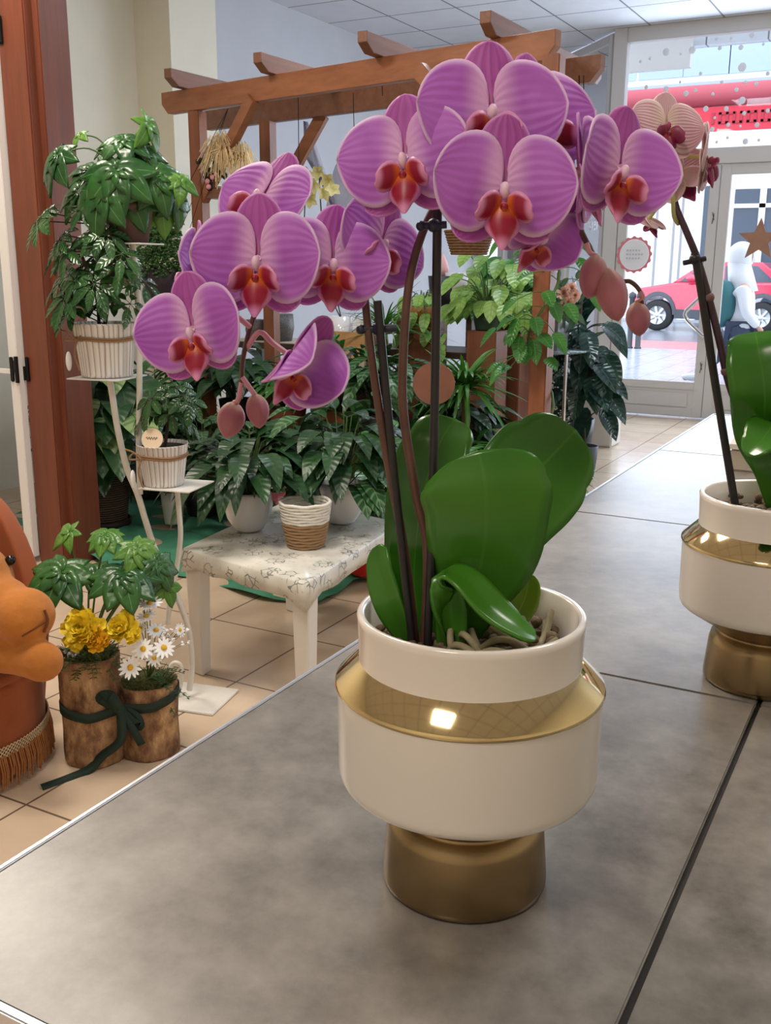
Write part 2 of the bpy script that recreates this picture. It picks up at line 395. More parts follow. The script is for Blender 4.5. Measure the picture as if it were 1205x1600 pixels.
for k in range(9):
    x = aty(1112+k*11, 185, YA-.12).x; z = (zb+zc)/2
    m.box((x, YA-.125, z-.12), (x+.06, YA-.105, z+.12))
    if k % 2: m.box((x, YA-.125, z-.12), (x+.22, YA-.105, z-.07))
    if k % 3: m.box((x, YA-.125, z+.07), (x+.2, YA-.105, z+.12))
m.build('valance_lettering', mat('dark_red_letter', rgb(150, 26, 46), .7), bd)
m = MB()
for i, px in enumerate((930, 1000, 1070, 1140, 1210, 1280)):
    x = aty(px, 100, BW).x; m.box((x, BW-.04, 5.9), (x+1.1, BW, 6.9))
m.build('upper_window', mat('pale_blue_window', rgb(142, 158, 184), .3), bd)
MB().box((-20, BW-.9, 5.35), (14, BW, 5.62)).build('balcony', mat('blue_grey_balcony', rgb(150, 160, 176), .6), bd)
x = aty(1098, 350, BW).x; f = MB().box((x, BW-.05, 0), (x+.42, BW, 3.3)); f.build('doorway', DKBLUE, bd)
x = aty(1150, 300, BW).x; MB().box((x, BW-.06, .4), (x+5.4, BW, 3.2)).build('shop_window', DKBLUE, bd)
m = MB()
for k in range(4): m.box((x+.6+k*1.25, BW-.12, .4), (x+.75+k*1.25, BW-.06, 3.2))
m.box((x, BW-.12, 2.75), (x+5.4, BW-.06, 2.85)); m.build('window_bars', WHITEW, bd)
# car
CARRED = mat('car_red', rgb(205, 40, 78), .25, coat=1.); TYRE = mat('tyre', rgb(34, 34, 38), .8); CGL = mat('car_window', rgb(70, 80, 96), .1)
CLAD = mat('car_cladding', rgb(66, 68, 78), .6); ALW = mat('alloy', rgb(205, 208, 214), .3, .6)
YC = 22.9; wf = aty(1026, 500, YC).x; wr = aty(1188, 500, YC).x; gz = -.06; wb = wr-wf; s_ = wb/2.6
car = thing('red_car', 'red car driving past behind the glass door with silver wheels', 'car', (wf+1.3, YC+.85, gz))
def prof(pts, y0, y1, mb, mi=0):
    n = len(pts); vs = [(wf+x*s_, y, gz+z) for y in (y0, y1) for x, z in pts]
    mb.add(vs, [tuple(range(n-1, -1, -1)), tuple(range(n, 2*n))]+[(i, (i+1) % n, n+(i+1) % n, n+i) for i in range(n)], None, mi, False)
b = MB(); prof([(-.62, .42), (-.72, .52), (-.7, .78), (-.55, .92), (.25, 1.04), (.5, 1.06), (2.8, 1.08), (3.3, 1.0), (3.42, .7), (3.4, .4), (2.98, .4), (2.9, .7), (2.6, .8), (2.3, .7), (2.22, .4), (.38, .4), (.3, .7), (0, .8), (-.3, .7), (-.38, .42)], YC, YC+1.7, b)
o = b.build('body', CARRED, car); bv = o.modifiers.new('bevel', 'BEVEL'); bv.width = .05; bv.segments = 2
b = MB(); prof([(.3, 1.05), (.95, 1.42), (1.2, 1.5), (2.5, 1.5), (3.1, 1.1), (3.1, 1.05)], YC+.14, YC+1.56, b)
o = b.build('roof', CARRED, car); bv = o.modifiers.new('bevel', 'BEVEL'); bv.width = .04; bv.segments = 2
b = MB(); prof([(.5, 1.08), (1.05, 1.4), (1.55, 1.42), (1.55, 1.08)], YC+.12, YC+.15, b); prof([(1.63, 1.08), (1.63, 1.42), (2.4, 1.42), (2.8, 1.12), (2.8, 1.08)], YC+.12, YC+.15, b)
b.build('side_window', CGL, car)
b = MB()
for cx_ in (0, 2.6):
    P = [[(wf+(cx_+r*math.cos(t))*s_, y, gz+.36+r*math.sin(t)) for t in [PI*k/12 for k in range(13)]] for r, y in ((.40, YC-.015), (.5, YC-.015), (.5, YC+.03))]
    b.grid(P)
prof([(.45, .28), (.45, .48), (2.15, .48), (2.15, .28)], YC-.012, YC+.1, b); b.build('wheel_arch', CLAD, car)
for cx_ in (0, 2.6):
    t = MB(); Mx = Matrix.Translation((wf+cx_*s_, YC+.02, gz+.34)) @ Matrix.Rotation(-PI/2, 4, 'X')
    pr = [(.2, -.02), (.31, -.02), (.34, .02), (.34, .18), (.30, .2), (.0, .2)]
    t.lathe(pr, 28); t.v = [Mx @ Vector((p[0], p[1], p[2])) for p in t.v]; tw = t.build('wheel', TYRE, car)
    r_ = MB()
    r_.lathe([(.215, -.01), (.235, -.02), (.235, .03), (.2, .05), (.0, .06)], 28)
    for k in range(7):
        a = 2*PI*k/7; r_.beam((0, 0, .0), (.22*math.cos(a), .22*math.sin(a), -.0), .05, .03)
    r_.ell((0, 0, -.01), (.05, .05, .03)); r_.v = [Mx @ Vector(p) for p in r_.v]; r_.build('rim', ALW, tw)
b = MB(); b.ell((wf+.85*s_, YC-.1, gz+1.15), (.12, .1, .09)); b.build('wing_mirror', CARRED, car)
b = MB(); b.ell((wf-.58*s_, YC+.05, gz+.8), (.12, .1, .08)); b.build('headlamp', ALW, car)
# bollards
bol = None
for i, px in enumerate((984, 997)):
    p = atz(px, 530 + (8 if i == 0 else 12), 0); p = Vector((p.x, 17.0, 0)); p.x = aty(px, 535, 17.0).x
    o = MB().lathe([(.0, 0), (.06, 0), (.06, .02), (.045, .03), (.045, .82), (.06, .83), (.06, .9), (.0, .94)], 14, p).build('bollard', mat('dark_iron', rgb(50, 54, 62), .5))
    tag(o, ('thinner-looking dark iron bollard nearer the left door stile' if i == 0 else 'dark iron bollard directly below the smallest hanging orchid bud'), 'bollard', 'bollards on the pavement')
# pedestrian striding past
SKIN = mat('skin', rgb(205, 160, 140), .6, sss=.1); HOODM = mat('white_coat', rgb(232, 234, 240), .8, bmp=.1, nscale=30)
TEAL = mat('teal_backpack', rgb(58, 110, 116), .8, bmp=.2, nscale=25); DARKT = mat('dark_trousers', rgb(66, 74, 96), .8); SHOE = mat('pale_shoe', rgb(220, 222, 226), .6)
def skin(name, verts, edges, rad, material, parent=None, sub=2):
    me = bpy.data.meshes.new(name); me.from_pydata([tuple(v) for v in verts], edges, []); o = bpy.data.objects.new(name, me); COL.objects.link(o)
    me.materials.append(material)
    if parent: o.parent = parent; o.matrix_parent_inverse = pmat(parent).inverted()
    sk = o.modifiers.new('skin', 'SKIN'); sk.use_smooth_shade = True
    bpy.context.view_layer.objects.active = o
    for i, r in enumerate(rad):
        v = me.skin_vertices[0].data[i]; v.radius = (r, r) if not isinstance(r, tuple) else r; v.use_root = (i == 0)
    sb = o.modifiers.new('sub', 'SUBSURF'); sb.levels = sub; sb.render_levels = sub
    return o
PY = 12.3
hd = aty(1156, 402, PY); hip = aty(1152, 512, PY); ft1 = aty(1078, 596, PY); ft2 = Vector((hip.x+.42, PY-.1, 0))
per = thing('person', 'person walking past outside in a white hooded coat with teal backpack and dark trousers', 'person', (hip.x, PY, 0))
V = [hip, hip+Vector((.02, 0, .22)), hip+Vector((.05, 0, .45)), hip+Vector((.07, 0, .56)), hd+Vector((.01, 0, -.02)), hd+Vector((.02, 0, .05)),      # 0-5
     hip+Vector((-.02, .09, -.04)), hip.lerp(ft1, .5)+Vector((.10, .06, .05)), ft1+Vector((.10, .04, .12)), ft1+Vector((.06, .04, .05)), ft1+Vector((-.10, .04, .03)) , # back leg 6-10
     hip+Vector((.03, -.09, -.04)), hip.lerp(ft2, .5)+Vector((.08, -.02, .06)), ft2+Vector((0, 0, .10)), ft2+Vector((.02, 0, .05)), ft2+Vector((.17, 0, .04)),      # front leg 11-15
     hip+Vector((.04, .19, .43)), hip+Vector((-.10, .24, .18)), hip+Vector((-.02, .24, -.02)), hip+Vector((.01, .24, -.09)),
     hip+Vector((.06, -.19, .43)), hip+Vector((.12, -.24, .18)), hip+Vector((.27, -.22, .02)), hip+Vector((.31, -.22, -.03))]
E_ = [(0, 1), (1, 2), (2, 3), (3, 4), (4, 5), (0, 6), (6, 7), (7, 8), (8, 9), (9, 10), (0, 11), (11, 12), (12, 13), (13, 14), (14, 15), (2, 16), (16, 17), (17, 18), (18, 19), (2, 20), (20, 21), (21, 22), (22, 23)]
RD = [.13, .12, .13, .05, .085, .09, .09, .065, .04, .04, .028, .09, .065, .04, .04, .028, .05, .036, .025, .035, .05, .036, .025, .035]
skin('body', V, E_, RD, SKIN, per)
skin('coat', [V[0]+Vector((0, 0, -.1)), V[0]+Vector((.01, 0, .08)), V[1], V[2], V[16], V[17], V[18], V[20], V[21], V[22]], [(0, 1), (1, 2), (2, 3), (3, 4), (4, 5), (5, 6), (3, 7), (7, 8), (8, 9)], [.20, .19, .175, .16, .085, .065, .05, .085, .065, .05], HOODM, per)
skin('trousers', [V[0], V[6], V[7], V[8], V[11], V[12], V[13]], [(0, 1), (1, 2), (2, 3), (0, 4), (4, 5), (5, 6)], [.16, .11, .085, .06, .11, .085, .06], DARKT, per)
# hood: open shell round the head
hm = MB(); Mh = Matrix.Rotation(R_ := math.radians(0), 3, 'Z'); P = []
for i in range(11):
    a = PI*i/10*.80; row = []
    for k in range(20):
        t = 2*PI*k/20; row.append(hd+Vector((.02-.15*math.cos(a)*1.0, .125*math.sin(a)*math.cos(t), .02+.15*math.sin(a)*math.sin(t))))
    P.append(row)
hm.grid(P, closed=True); hm.grid([[hip+Vector((.03+.16*math.cos(t), .15*math.sin(t), .42)) for t in [2*PI*k/16 for k in range(16)]], [hd+Vector((.0+.12*math.cos(t), .11*math.sin(t), -.06)) for t in [2*PI*k/16 for k in range(16)]]], closed=True)
solid(hm.build('hood', HOODM, per), .012)
fm = MB(); fh = hd+Vector((.02, 0, 0))
fm.ell(fh+Vector((.10, 0, .0)), (.022, .014, .02)); fm.ell(fh+Vector((.085, 0, -.05)), (.012, .026, .007))
for s in (-1, 1): fm.ell(fh+Vector((.082, s*.033, .025)), (.01, .013, .007))
fm.build('face', mat('face_shade', rgb(170, 110, 100), .6), per)
bk = MB(); bk.ell(hip+Vector((-.17, -.12, .27)), (.17, .17, .27), 16, 12); bk.ell(hip+Vector((-.25, -.16, .16)), (.09, .14, .14)); bk.build('backpack', TEAL, per)
for q, sgn in ((V[9], 1), (V[14], 1)):
    sm_ = MB(); sm_.ell(q+Vector((-.04 if q is V[9] else .07, 0, -.0)), (.14, .05, .045)); sm_.build('shoe', SHOE, per)

# things hung on / stuck to the door glass
DOT = mat('snow_dot', rgb(236, 238, 244), .7)
random.seed(11)
dots = [(1041, 81, 5), (1082, 78, 5), (1125, 75, 3), (1158, 74, 3.5), (1175, 55, 3.5), (1193, 69, 2), (1064, 84, 2), (1016, 91, 2.5), (1001, 96, 2), (1120, 61, 2), (1143, 60, 2),
        (1072, 146, 4), (1041, 139, 4), (1010, 136, 3), (1063, 128, 2), (1087, 141, 2.5), (1114, 147, 2.5), (1128, 128, 2.5), (1151, 140, 3), (1182, 131, 3), (1165, 129, 2.5), (1160, 157, 5), (1103, 170, 4), (1135, 170, 3.5), (1163, 177, 3), (1200, 173, 3),
        (1138, 195, 3), (1183, 195, 3.5), (1113, 202, 3.5), (1157, 197, 2), (1117, 184, 2), (1165, 221, 4), (1186, 219, 2), (1120, 222, 2), (1095, 115, 2.5), (1160, 105, 6), (1200, 115, 3), (1137, 215, 2)]
for i, (px, py, r) in enumerate(dots):
    p = aty(px, py, YF-.05); rr = r/1562*8.6
    o = MB().ell(p, (rr, .004, rr*1.1), 12, 8).build('snow_dot', DOT)
    tag(o, 'small pale felt dot of the snow garland in front of the window over the door', 'decoration', 'snow dots over the door')
p = aty(1187, 375, YF-.08); pts = []
for k in range(10):
    a = PI/2+PI*k/5; r = (.185 if k % 2 == 0 else .08); pts.append((p.x+r*math.cos(a), p.z+r*math.sin(a)))
m = MB(); vs = [(x, YF-.085, z) for x, z in pts]+[(x, YF-.07, z) for x, z in pts]
m.add(vs, [tuple(range(10)), tuple(range(19, 9, -1))]+[(i, (i+1) % 10, 10+(i+1) % 10, 10+i) for i in range(10)], sm=False)
tag(m.build('star_ornament', mat('star_wood', rgb(158, 116, 92), .6, noise_amt=.1)), 'brown wooden star hanging in front of the right-hand door glass', 'ornament')
p = aty(991, 398, YF-.03); m = MB(); n_ = 64; P = [[], []]
for k in range(n_):
    a = 2*PI*k/n_; z = .012 if k % 4 < 2 else 0
    P[0].append((p.x+(.135)*math.cos(a), YF-.03, p.z+.135*math.sin(a))); P[1].append((p.x+(.152+z)*math.cos(a), YF-.03, p.z+(.152+z)*math.sin(a)))
m.grid(P, closed=True, sm=False)
so = thing('window_sticker', 'round white sticker with a notched red ring on the door glass', 'sticker', p)
solid(m.build('ring', mat('sticker_red', rgb(220, 130, 138), .6), so), .001); MB().add([(p.x+.134*math.cos(2*PI*k/40), YF-.03, p.z+.134*math.sin(2*PI*k/40)) for k in range(40)], [tuple(range(40))], sm=False).build('disc', mat('sticker_white', rgb(238, 238, 240), .7), so)
m = MB(); 
for j in range(3):
    for k in range(5 if j != 1 else 6):
        m.box((p.x-.07+k*.027, YF-.034, p.z+.03-j*.035), (p.x-.055+k*.027, YF-.032, p.z+.045-j*.035))
m.build('print', mat('sticker_print', rgb(196, 200, 210), .7), so)
fc = bpy.data.curves.new('glass_lettering', 'FONT'); fc.body = 'em'; fc.size = .2; fc.extrude = .001
fo = bpy.data.objects.new('glass_lettering', fc); COL.objects.link(fo); p = atv(933, 359, (-2.95, 9.5)); dv = (B0-A0).normalized()
tpar = Vector((dv.x, dv.y, 0)); Mx = Matrix((( -dv.x, 0, -dv.y*-1, 0), (-dv.y, 0, dv.x*-1, 0), (0, 1, 0, 0), (0, 0, 0, 1)))
q = A0.lerp(B0, .14); fo.matrix_world = Matrix.Translation((q.x+.02, q.y-.05, p.z)) @ Mx
bpy.context.view_layer.update()
me_ = bpy.data.meshes.new_from_object(fo.evaluated_get(bpy.context.evaluated_depsgraph_get())); mwx = fo.matrix_world.copy(); bpy.data.objects.remove(fo)
fo = bpy.data.objects.new('glass_lettering', me_); COL.objects.link(fo); fo.matrix_world = mwx; me_.materials.clear(); me_.materials.append(mat('white_vinyl', rgb(240, 240, 245), .6)); tag(fo, 'white vinyl letters on the bay window glass left of the door', 'lettering')
# ================================================================== ORCHIDS ON THE COUNTER
CERAM = mat('white_ceramic', rgb(226, 219, 212), .22, coat=.3, spec=.5)
GOLD = mat('polished_gold', rgb(222, 200, 152), .08, 1.)
GOLDB = mat('brushed_gold', rgb(154, 133, 100), .27, 1.)
def vase(x, y, label, group):
    t = thing('orchid_vase', label, 'vase', (x, y, CT), group); c = (x, y, CT)
    foot = [(.0, .0), (.052, .0), (.0545, .002), (.0548, .006), (.0520, .040), (.0500, .0475), (.0460, .0500), (.0445, .0515), (.0450, .0535), (.0480, .0560), (.0800, .0755)]
    o = MB().lathe(foot, 72, c).build('foot', GOLDB, t); o['label'] = 'brushed gold stepped foot'
    body = [(.0800, .0755), (.0818, .077), (.0832, .080), (.0838, .084), (.0845, .136), (.0850, .1395)]
    MB().lathe(body, 96, c).build('body', CERAM, t)
    sh = [(.0850, .1395), (.0858, .1405), (.0860, .142), (.0852, .1436), (.0725, .1560), (.0708, .1575)]
    o = MB().lathe(sh, 96, c).build('shoulder', GOLD, t); o['label'] = 'mirror gold sloping shoulder band'
    nk = [(.0708, .1575), (.0706, .159), (.0715, .183), (.0720, .1868), (.0705, .1885), (.0685, .1885), (.0668, .1868), (.0655, .160), (.064, .15), (.06, .11), (.0, .10)]
    MB().lathe(nk, 96, c).build('neck', CERAM, t)
    return t
V1 = (-.2365, .550); V2 = (-.1130, .992)
vase(*V1, 'white and gold ceramic vase in the foreground holding the purple orchid', 'gold and white vases')
vase(*V2, 'white and gold ceramic vase at the right edge holding the striped orchid', 'gold and white vases')

def petal_mat(name, main, dark, edge, centre, line, linew=.35, nl=9, spots=0., reflex=.22):
    m, n, b = nt(name); u, v, uv = uvsep(n); au = math_(n, 'ABSOLUTE', u)
    f = noise(n, tex(n), 38, 2)
    col = mixc(n, smooth(n, f, .35, .7), main, dark)
    f3 = noise(n, tex(n), 90, 2); ph = math_(n, 'MULTIPLY_ADD', math_(n, 'ADD', f, f3), 2.2, math_(n, 'MULTIPLY', u, nl*PI)); w = math_(n, 'SINE', ph)
    vm = math_(n, 'MULTIPLY', smooth(n, w, .1, 1.), linew); col = mixc(n, vm, col, line)
    r = math_(n, 'SQRT', math_(n, 'ADD', math_(n, 'POWER', au, 2.6), math_(n, 'POWER', v, 12.)))
    col = mixc(n, math_(n, 'MULTIPLY', smooth(n, r, .80, 1.0), .95), col, edge)
    col = mixc(n, math_(n, 'MULTIPLY', math_(n, 'SUBTRACT', 1., smooth(n, v, .06, .42)), .75), col, centre)
    n.links.new(col, b.inputs['Base Color']); b.inputs['Roughness'].default_value = .55
    b.inputs['Sheen Weight'].default_value = .15
    bump(n, b, w, .18, .001); translucent(n, b, col, reflex); return m
P_MAIN = petal_mat('orchid_petal', rgb(198, 116, 218), rgb(184, 96, 202), rgb(240, 206, 244), rgb(240, 190, 234), rgb(172, 82, 190), .13, 10)
P_SEP = petal_mat('orchid_sepal', rgb(190, 92, 186), rgb(176, 76, 170), rgb(220, 150, 220), rgb(226, 140, 200), rgb(142, 48, 136), .3, 6)
P_STR = petal_mat('striped_petal', rgb(230, 196, 206), rgb(226, 184, 198), rgb(240, 220, 222), rgb(234, 212, 196), rgb(166, 74, 104), .62, 15)
def lip_mat(name, red, edge, gold):
    m, n, b = nt(name); u, v, uv = uvsep(n); au = math_(n, 'ABSOLUTE', u)
    r = math_(n, 'MAXIMUM', au, v)
    col = mixc(n, smooth(n, v, .08, .42), gold, red); col = mixc(n, smooth(n, r, .66, .92), col, edge)
    n.links.new(col, b.inputs['Base Color']); b.inputs['Roughness'].default_value = .4; translucent(n, b, col, .12); return m
LIP = lip_mat('orchid_lip', rgb(158, 22, 58), rgb(230, 150, 200), rgb(226, 112, 44))
LIP2 = lip_mat('striped_lip', rgb(130, 24, 74), rgb(150, 50, 100), rgb(170, 70, 60))
COLM = mat('orchid_column', rgb(236, 200, 224), .4, sss=.2); COLM2 = mat('striped_column', rgb(160, 60, 100), .4)

def surf(base, ax, side, nrm, L, w, prof, cupu=.0, cupv=.0, nv=12, nu=10, twist=0., wave=0., pull=0.):
    """petal-like sheet: axis ax, width along side, bulging along nrm"""
    P = []; UV = []; base, ax, side, nrm = map(Vector, (base, ax, side, nrm))
    for i in range(nv+1):
        v = .5-.5*math.cos(PI*i/nv); hw = w*prof(v); r = []; q = []
        for j in range(nu+1):
            u = -1+2*j/nu
            y = cupu*w*u*u*prof(v) + cupv*L*v*v + wave*math.sin(v*7+u*3)*w
            r.append(base+ax*(L*v*(1-pull*u*u*v*prof(v)))+side*(hw*u)+nrm*y); q.append(((u+1)/2, v))
        P.append(r); UV.append(q)
    return P, UV
pr_petal = lambda v: (2*math.sqrt(v**.8*(1-v**.8)))**.92 if 0 < v < 1 else 0.
pr_sepal = lambda v: 2*math.sqrt(max(0., (.04+.96*v)*(1-(.04+.96*v)))) if v < 1 else 0.
def flower_parts(Wd, kind, rnd):
    """dict of local MB pieces; x right, y away from the viewer, z up, unit = flower width Wd"""
    out = []
    rv = lambda a: rnd.uniform(-a, a)
    def sheet(name, ang, L, w, prof, y0, cu, cv, ma, **k):
        a = math.radians(ang); ax = (math.cos(a), 0, math.sin(a)); sd = (-math.sin(a), 0, math.cos(a))
        base = Vector(ax)*.02*Wd+Vector((0, y0*Wd, 0)); mb = MB()
        P, UV = surf(base, ax, sd, (0, 1, 0), L*Wd, w*Wd, prof, cu, cv, **k); mb.grid(P, UV); out.append((name, mb, ma))
    pm, sm_, lm, cm_ = (P_STR, P_STR, LIP2, COLM2) if kind == 'striped' else (P_MAIN, P_SEP, LIP, COLM)
    sheet('sepal', 90+rv(3), .50, .20, pr_sepal, .045, .25, .05, sm_)
    for s in (-1, 1): sheet('sepal', -90+s*(42+rv(4)), .47, .18, pr_sepal, .05, .2, .04, sm_)
    for s in (-1, 1): sheet('petal', (4+rv(3) if s > 0 else 176+rv(3)), .50, .36, pr_petal, .015, .10, -.05+rv(.05), pm, nv=16, nu=14, wave=.018, pull=.05)
    # lip: two upright side lobes and a pointed middle lobe
    lb = MB()
    for s in (-1, 1):
        P, UV = surf(Vector((s*.030, -.06, -.145))*Wd, Vector((s*.55, -.50, -.30)).normalized(), Vector((-s*.25, -.35, .9)).normalized(), Vector((s*.8, .3, .2)).normalized(),
                     .175*Wd, .112*Wd, lambda v: math.sin(PI*(.12+.84*v))**.6, .35, .25, 8, 8)
        lb.grid(P, UV)
    def pm_(v): return (.45+.75*math.sin(PI*min(1, v*1.25))**1.2 if v < .8 else .45*(1-(v-.8)/.2)**.7)
    P, UV = surf(Vector((0, -.06, -.13))*Wd, Vector((0, -.42, -.9)).normalized(), (1, 0, 0), Vector((0, .9, -.42)).normalized(), .33*Wd, .105*Wd, pm_, .6, .3, 12, 8)
    lb.grid(P, UV); lb.ell(Vector((0, -.085, -.165))*Wd, Vector((.022, .03, .022))*Wd, 8, 6)
    out.append(('lip', lb, lm))
    cb = MB(); cb.ell(Vector((0, -.055, -.045))*Wd, Vector((.036, .05, .062))*Wd, 12, 8, Matrix.Rotation(.5, 3, 'X')); cb.tube([Vector((0, .0, 0)), Vector((0, .05, -.01))*Wd], [.03*Wd, .02*Wd], 8)
    return out, cb, cm_
FR0 = Matrix(((cr[0], -cb[0], cu[0]), (cr[1], -cb[1], cu[1]), (cr[2], -cb[2], cu[2])))
def flower(parent, pos, Wd, yaw=0, pitch=0, roll=0, kind='purple', seed=0, label=None, fold=0.):
    """yaw>0 turns the face to the viewer's right, pitch>0 looks up, roll>0 leans the top to the right"""
    rnd = random.Random(seed)
    Mx = FR0 @ Matrix.Rotation(math.radians(yaw), 3, 'Z') @ Matrix.Rotation(math.radians(-pitch), 3, 'X') @ Matrix.Rotation(math.radians(roll), 3, 'Y')
    parts, cb_, cm_ = flower_parts(Wd, kind, rnd); pos = Vector(pos)
    def tr(p):
        p = Vector(p)
        if fold: a = abs(p.x); p = Vector((p.x*math.cos(fold*a/Wd*2), p.y-math.sin(fold*a/Wd*2)*a, p.z))
        return Mx @ p + pos
    cb_.v = [tr(p) for p in cb_.v]; f = cb_.build('flower', cm_, parent)
    if label: f['label'] = label
    for nm, mb, ma in parts:
        mb.v = [tr(p) for p in mb.v]; o = mb.build(nm, ma, f, merge=2e-5)
        if nm != 'lip': solid(o, .0009)
        else: solid(o, .0012)
    return f
def back(pos, yaw, pitch):   # attachment point behind the flower
    Mx = FR0 @ Matrix.Rotation(math.radians(yaw), 3, 'Z') @ Matrix.Rotation(math.radians(-pitch), 3, 'X')
    return Vector(pos)+Mx @ Vector((0, .03, 0))

OLEAF = leaf_mat('orchid_leaf', rgb(52, 110, 28), rgb(68, 128, 34), rgb(70, 128, 40), .22, .04, 0, None, .14, 3, .0)
OLEAF2 = leaf_mat('orchid_leaf_yellowing', rgb(112, 146, 30), rgb(132, 158, 40), rgb(140, 170, 60), .3, .05, 0, None, .14, 3, .0)
def strap(pts, widths, nh, cup=.12, n=7, nu=10, edge_curl=0.):
    """thick strap leaf along world points; nh = normal hint(s)"""
    S = spl([(*p, w) for p, w in zip(pts, widths)], n); P = []; UV = []; nh = Vector(nh)
    m_ = len(S)
    for i, s in enumerate(S):
        p = Vector(s[:3]); t = (Vector(S[min(i+1, m_-1)][:3])-Vector(S[max(i-1, 0)][:3])).normalized()
        sd = t.cross(nh).normalized(); nn = sd.cross(t).normalized(); w = max(.0003, s[3])
        if i >= m_-n: k = (i-(m_-1-n))/n; w = max(.0003, widths[-2]*math.sqrt(max(0, 1-k*k)))
        r = []; q = []
        for j in range(nu+1):
            u = -1+2*j/nu; r.append(p+sd*(w*u)+nn*(cup*w*(abs(u)**1.3))); q.append(((u+1)/2, i/(m_-1)))
        P.append(r); UV.append(q)
    return MB().grid(P, UV)
def nhint(yaw=0, pitch=0): return FR0 @ Matrix.Rotation(math.radians(yaw), 3, 'Z') @ Matrix.Rotation(math.radians(-pitch), 3, 'X') @ Vector((0, -1, 0))
BARK = mat('potting_bark', rgb(112, 96, 76), .9, noise_amt=.5, nscale=60, bmp=.6)
SPIKE = mat('flower_spike', rgb(88, 58, 48), .5, noise_amt=.25, nscale=40); STAKE = mat('black_stake', rgb(30, 26, 30), .45); CLIP = mat('navy_clip', rgb(34, 38, 62), .4)
BUD = petal_mat('orchid_bud', rgb(184, 116, 130), rgb(164, 92, 116), rgb(192, 126, 140), rgb(176, 140, 110), rgb(170, 90, 110), .2, 6, reflex=.1)
ROOT = mat('aerial_root', rgb(150, 140, 110), .8, noise_amt=.2, nscale=50)
PX2M = lambda px, p: float(px/FOC*proj(p)[2])
def A1(px, py, off=0.): return atv(px, py, V1, off)
def A2(px, py, off=0.): return atv(px, py, V2, off)
def media(parent, c, r, z, seed, name='potting_mix'):
    rnd = random.Random(seed); m = MB(); m.lathe([(r, z-.01), (r*.98, z), (r*.5, z+.004), (0, z+.004)], 32, (c[0], c[1], CT))
    for k in range(95):
        a = rnd.uniform(0, 2*PI); q = r*math.sqrt(rnd.random())*.95; s = rnd.uniform(.003, .007)
        m.ell((c[0]+q*math.cos(a), c[1]+q*math.sin(a), CT+z+.003+rnd.uniform(0, .006)), (s, s*.7, s*.6), 7, 5, Matrix.Rotation(rnd.uniform(0, 6), 3, 'Z') @ Matrix.Rotation(rnd.uniform(0, 6), 3, 'X'))
    return m.build(name, BARK, parent)
orc = thing('purple_orchid', 'purple moth orchid with two arching flower spikes growing in the foreground gold and white vase', 'orchid', (*V1, CT+.165))
media(orc, V1, .0645, .162, 3)
m = MB(); rnd = random.Random(4)
for k in range(9):
    a = rnd.uniform(-1.2, 1.4)-1.0; pts = []
    r0 = .015
    for i in range(6): pts.append((V1[0]+(r0+i*.0088)*math.cos(a+i*.22), V1[1]+(r0+i*.0088)*math.sin(a+i*.22), CT+.172+.010*math.sin(i*1.1+k)))
    m.tube(spl(pts, 4), .0022, 7)
m.build('roots', ROOT, orc)
def oleaf(pts, wpx, nh, ma=OLEAF, cup=.12, t=.0022, name='leaf'):
    ws = [PX2M(w, pts[i]) for i, w in enumerate(wpx)]; o = strap(pts, ws, nh, cup).build(name, ma, orc); return solid(o, t)
# back left leaf, back right leaf, big front leaf, then the small ones
oleaf([A1(668, 1010, -.015), A1(650, 930, -.02), A1(652, 840, -.025), A1(668, 750, -.04), A1(690, 690, -.05), A1(712, 655, -.06)], [20, 42, 52, 60, 52, 0], nhint(-25, 5), cup=.18)
oleaf([A1(735, 1005, -.01), A1(752, 900, -.02), A1(790, 810, -.03), A1(828, 750, -.04), A1(862, 712, -.05), A1(900, 672, -.06)], [22, 40, 76, 88, 74, 0], nhint(15, 10), cup=.1)
o = oleaf([A1(712, 1012, .0), A1(732, 950, .01), A1(752, 880, .022), A1(760, 815, .032), A1(758, 755, .036), A1(748, 704, .030)], [22, 48, 84, 96, 96, 0], nhint(-6, -12), cup=-.10)
oleaf([A1(640, 1005, .0), A1(612, 950, .0), A1(596, 895, -.005), A1(594, 850, -.012)], [15, 26, 24, 0], nhint(-40, 20), cup=.2)
oleaf([A1(700, 1012, .012), A1(688, 960, .02), A1(696, 900, .028), A1(725, 905, .036), A1(768, 950, .046), A1(806, 980, .052), A1(838, 998, .052)], [14, 18, 20, 28, 32, 24, 0], nhint(10, 55), cup=.15)
oleaf([A1(780, 1005, -.005), A1(806, 965, -.008), A1(822, 930, -.014), A1(826, 895, -.02)], [12, 20, 22, 0], nhint(-10, 10), OLEAF2)
oleaf([A1(704, 1020, .014), A1(706, 960, .018), A1(694, 890, .02)], [20, 24, 12], nhint(-10, 0), OLEAF, cup=.4)
# stakes, spikes, clips
def rod(pts, rpx, ma, name, parent, A, n=8, taper=None):
    P = [A(*p) for p in pts]; S = [Vector(s) for s in spl([tuple(p) for p in P], 6)]; r = PX2M(rpx, P[0])
    rs = [r*(1-(1-taper)*i/(len(S)-1)) for i in range(len(S))] if taper else r
    return MB().tube(S, rs, n).build(name, ma, parent)
rod([(645, 1010, .012), (620, 780, .012), (604, 620, .014), (590, 470, .016)], 6.5, STAKE, 'support_stake', orc, A1)
rod([(668, 1012, .016), (674, 850, .014), (680, 600, .012), (684, 320, .01)], 7, STAKE, 'support_stake', orc, A1)
rod([(650, 1010, .006), (632, 860, .006), (606, 720, .01), (588, 610, .012), (576, 520, .012), (566, 440, .006), (540, 380, -.006), (500, 360, -.012), (455, 375, -.012), (420, 430, -.01), (395, 500, -.006), (380, 560, -.002), (378, 605, .0)], 7.5, SPIKE, 'flower_spike', orc, A1, taper=.45)
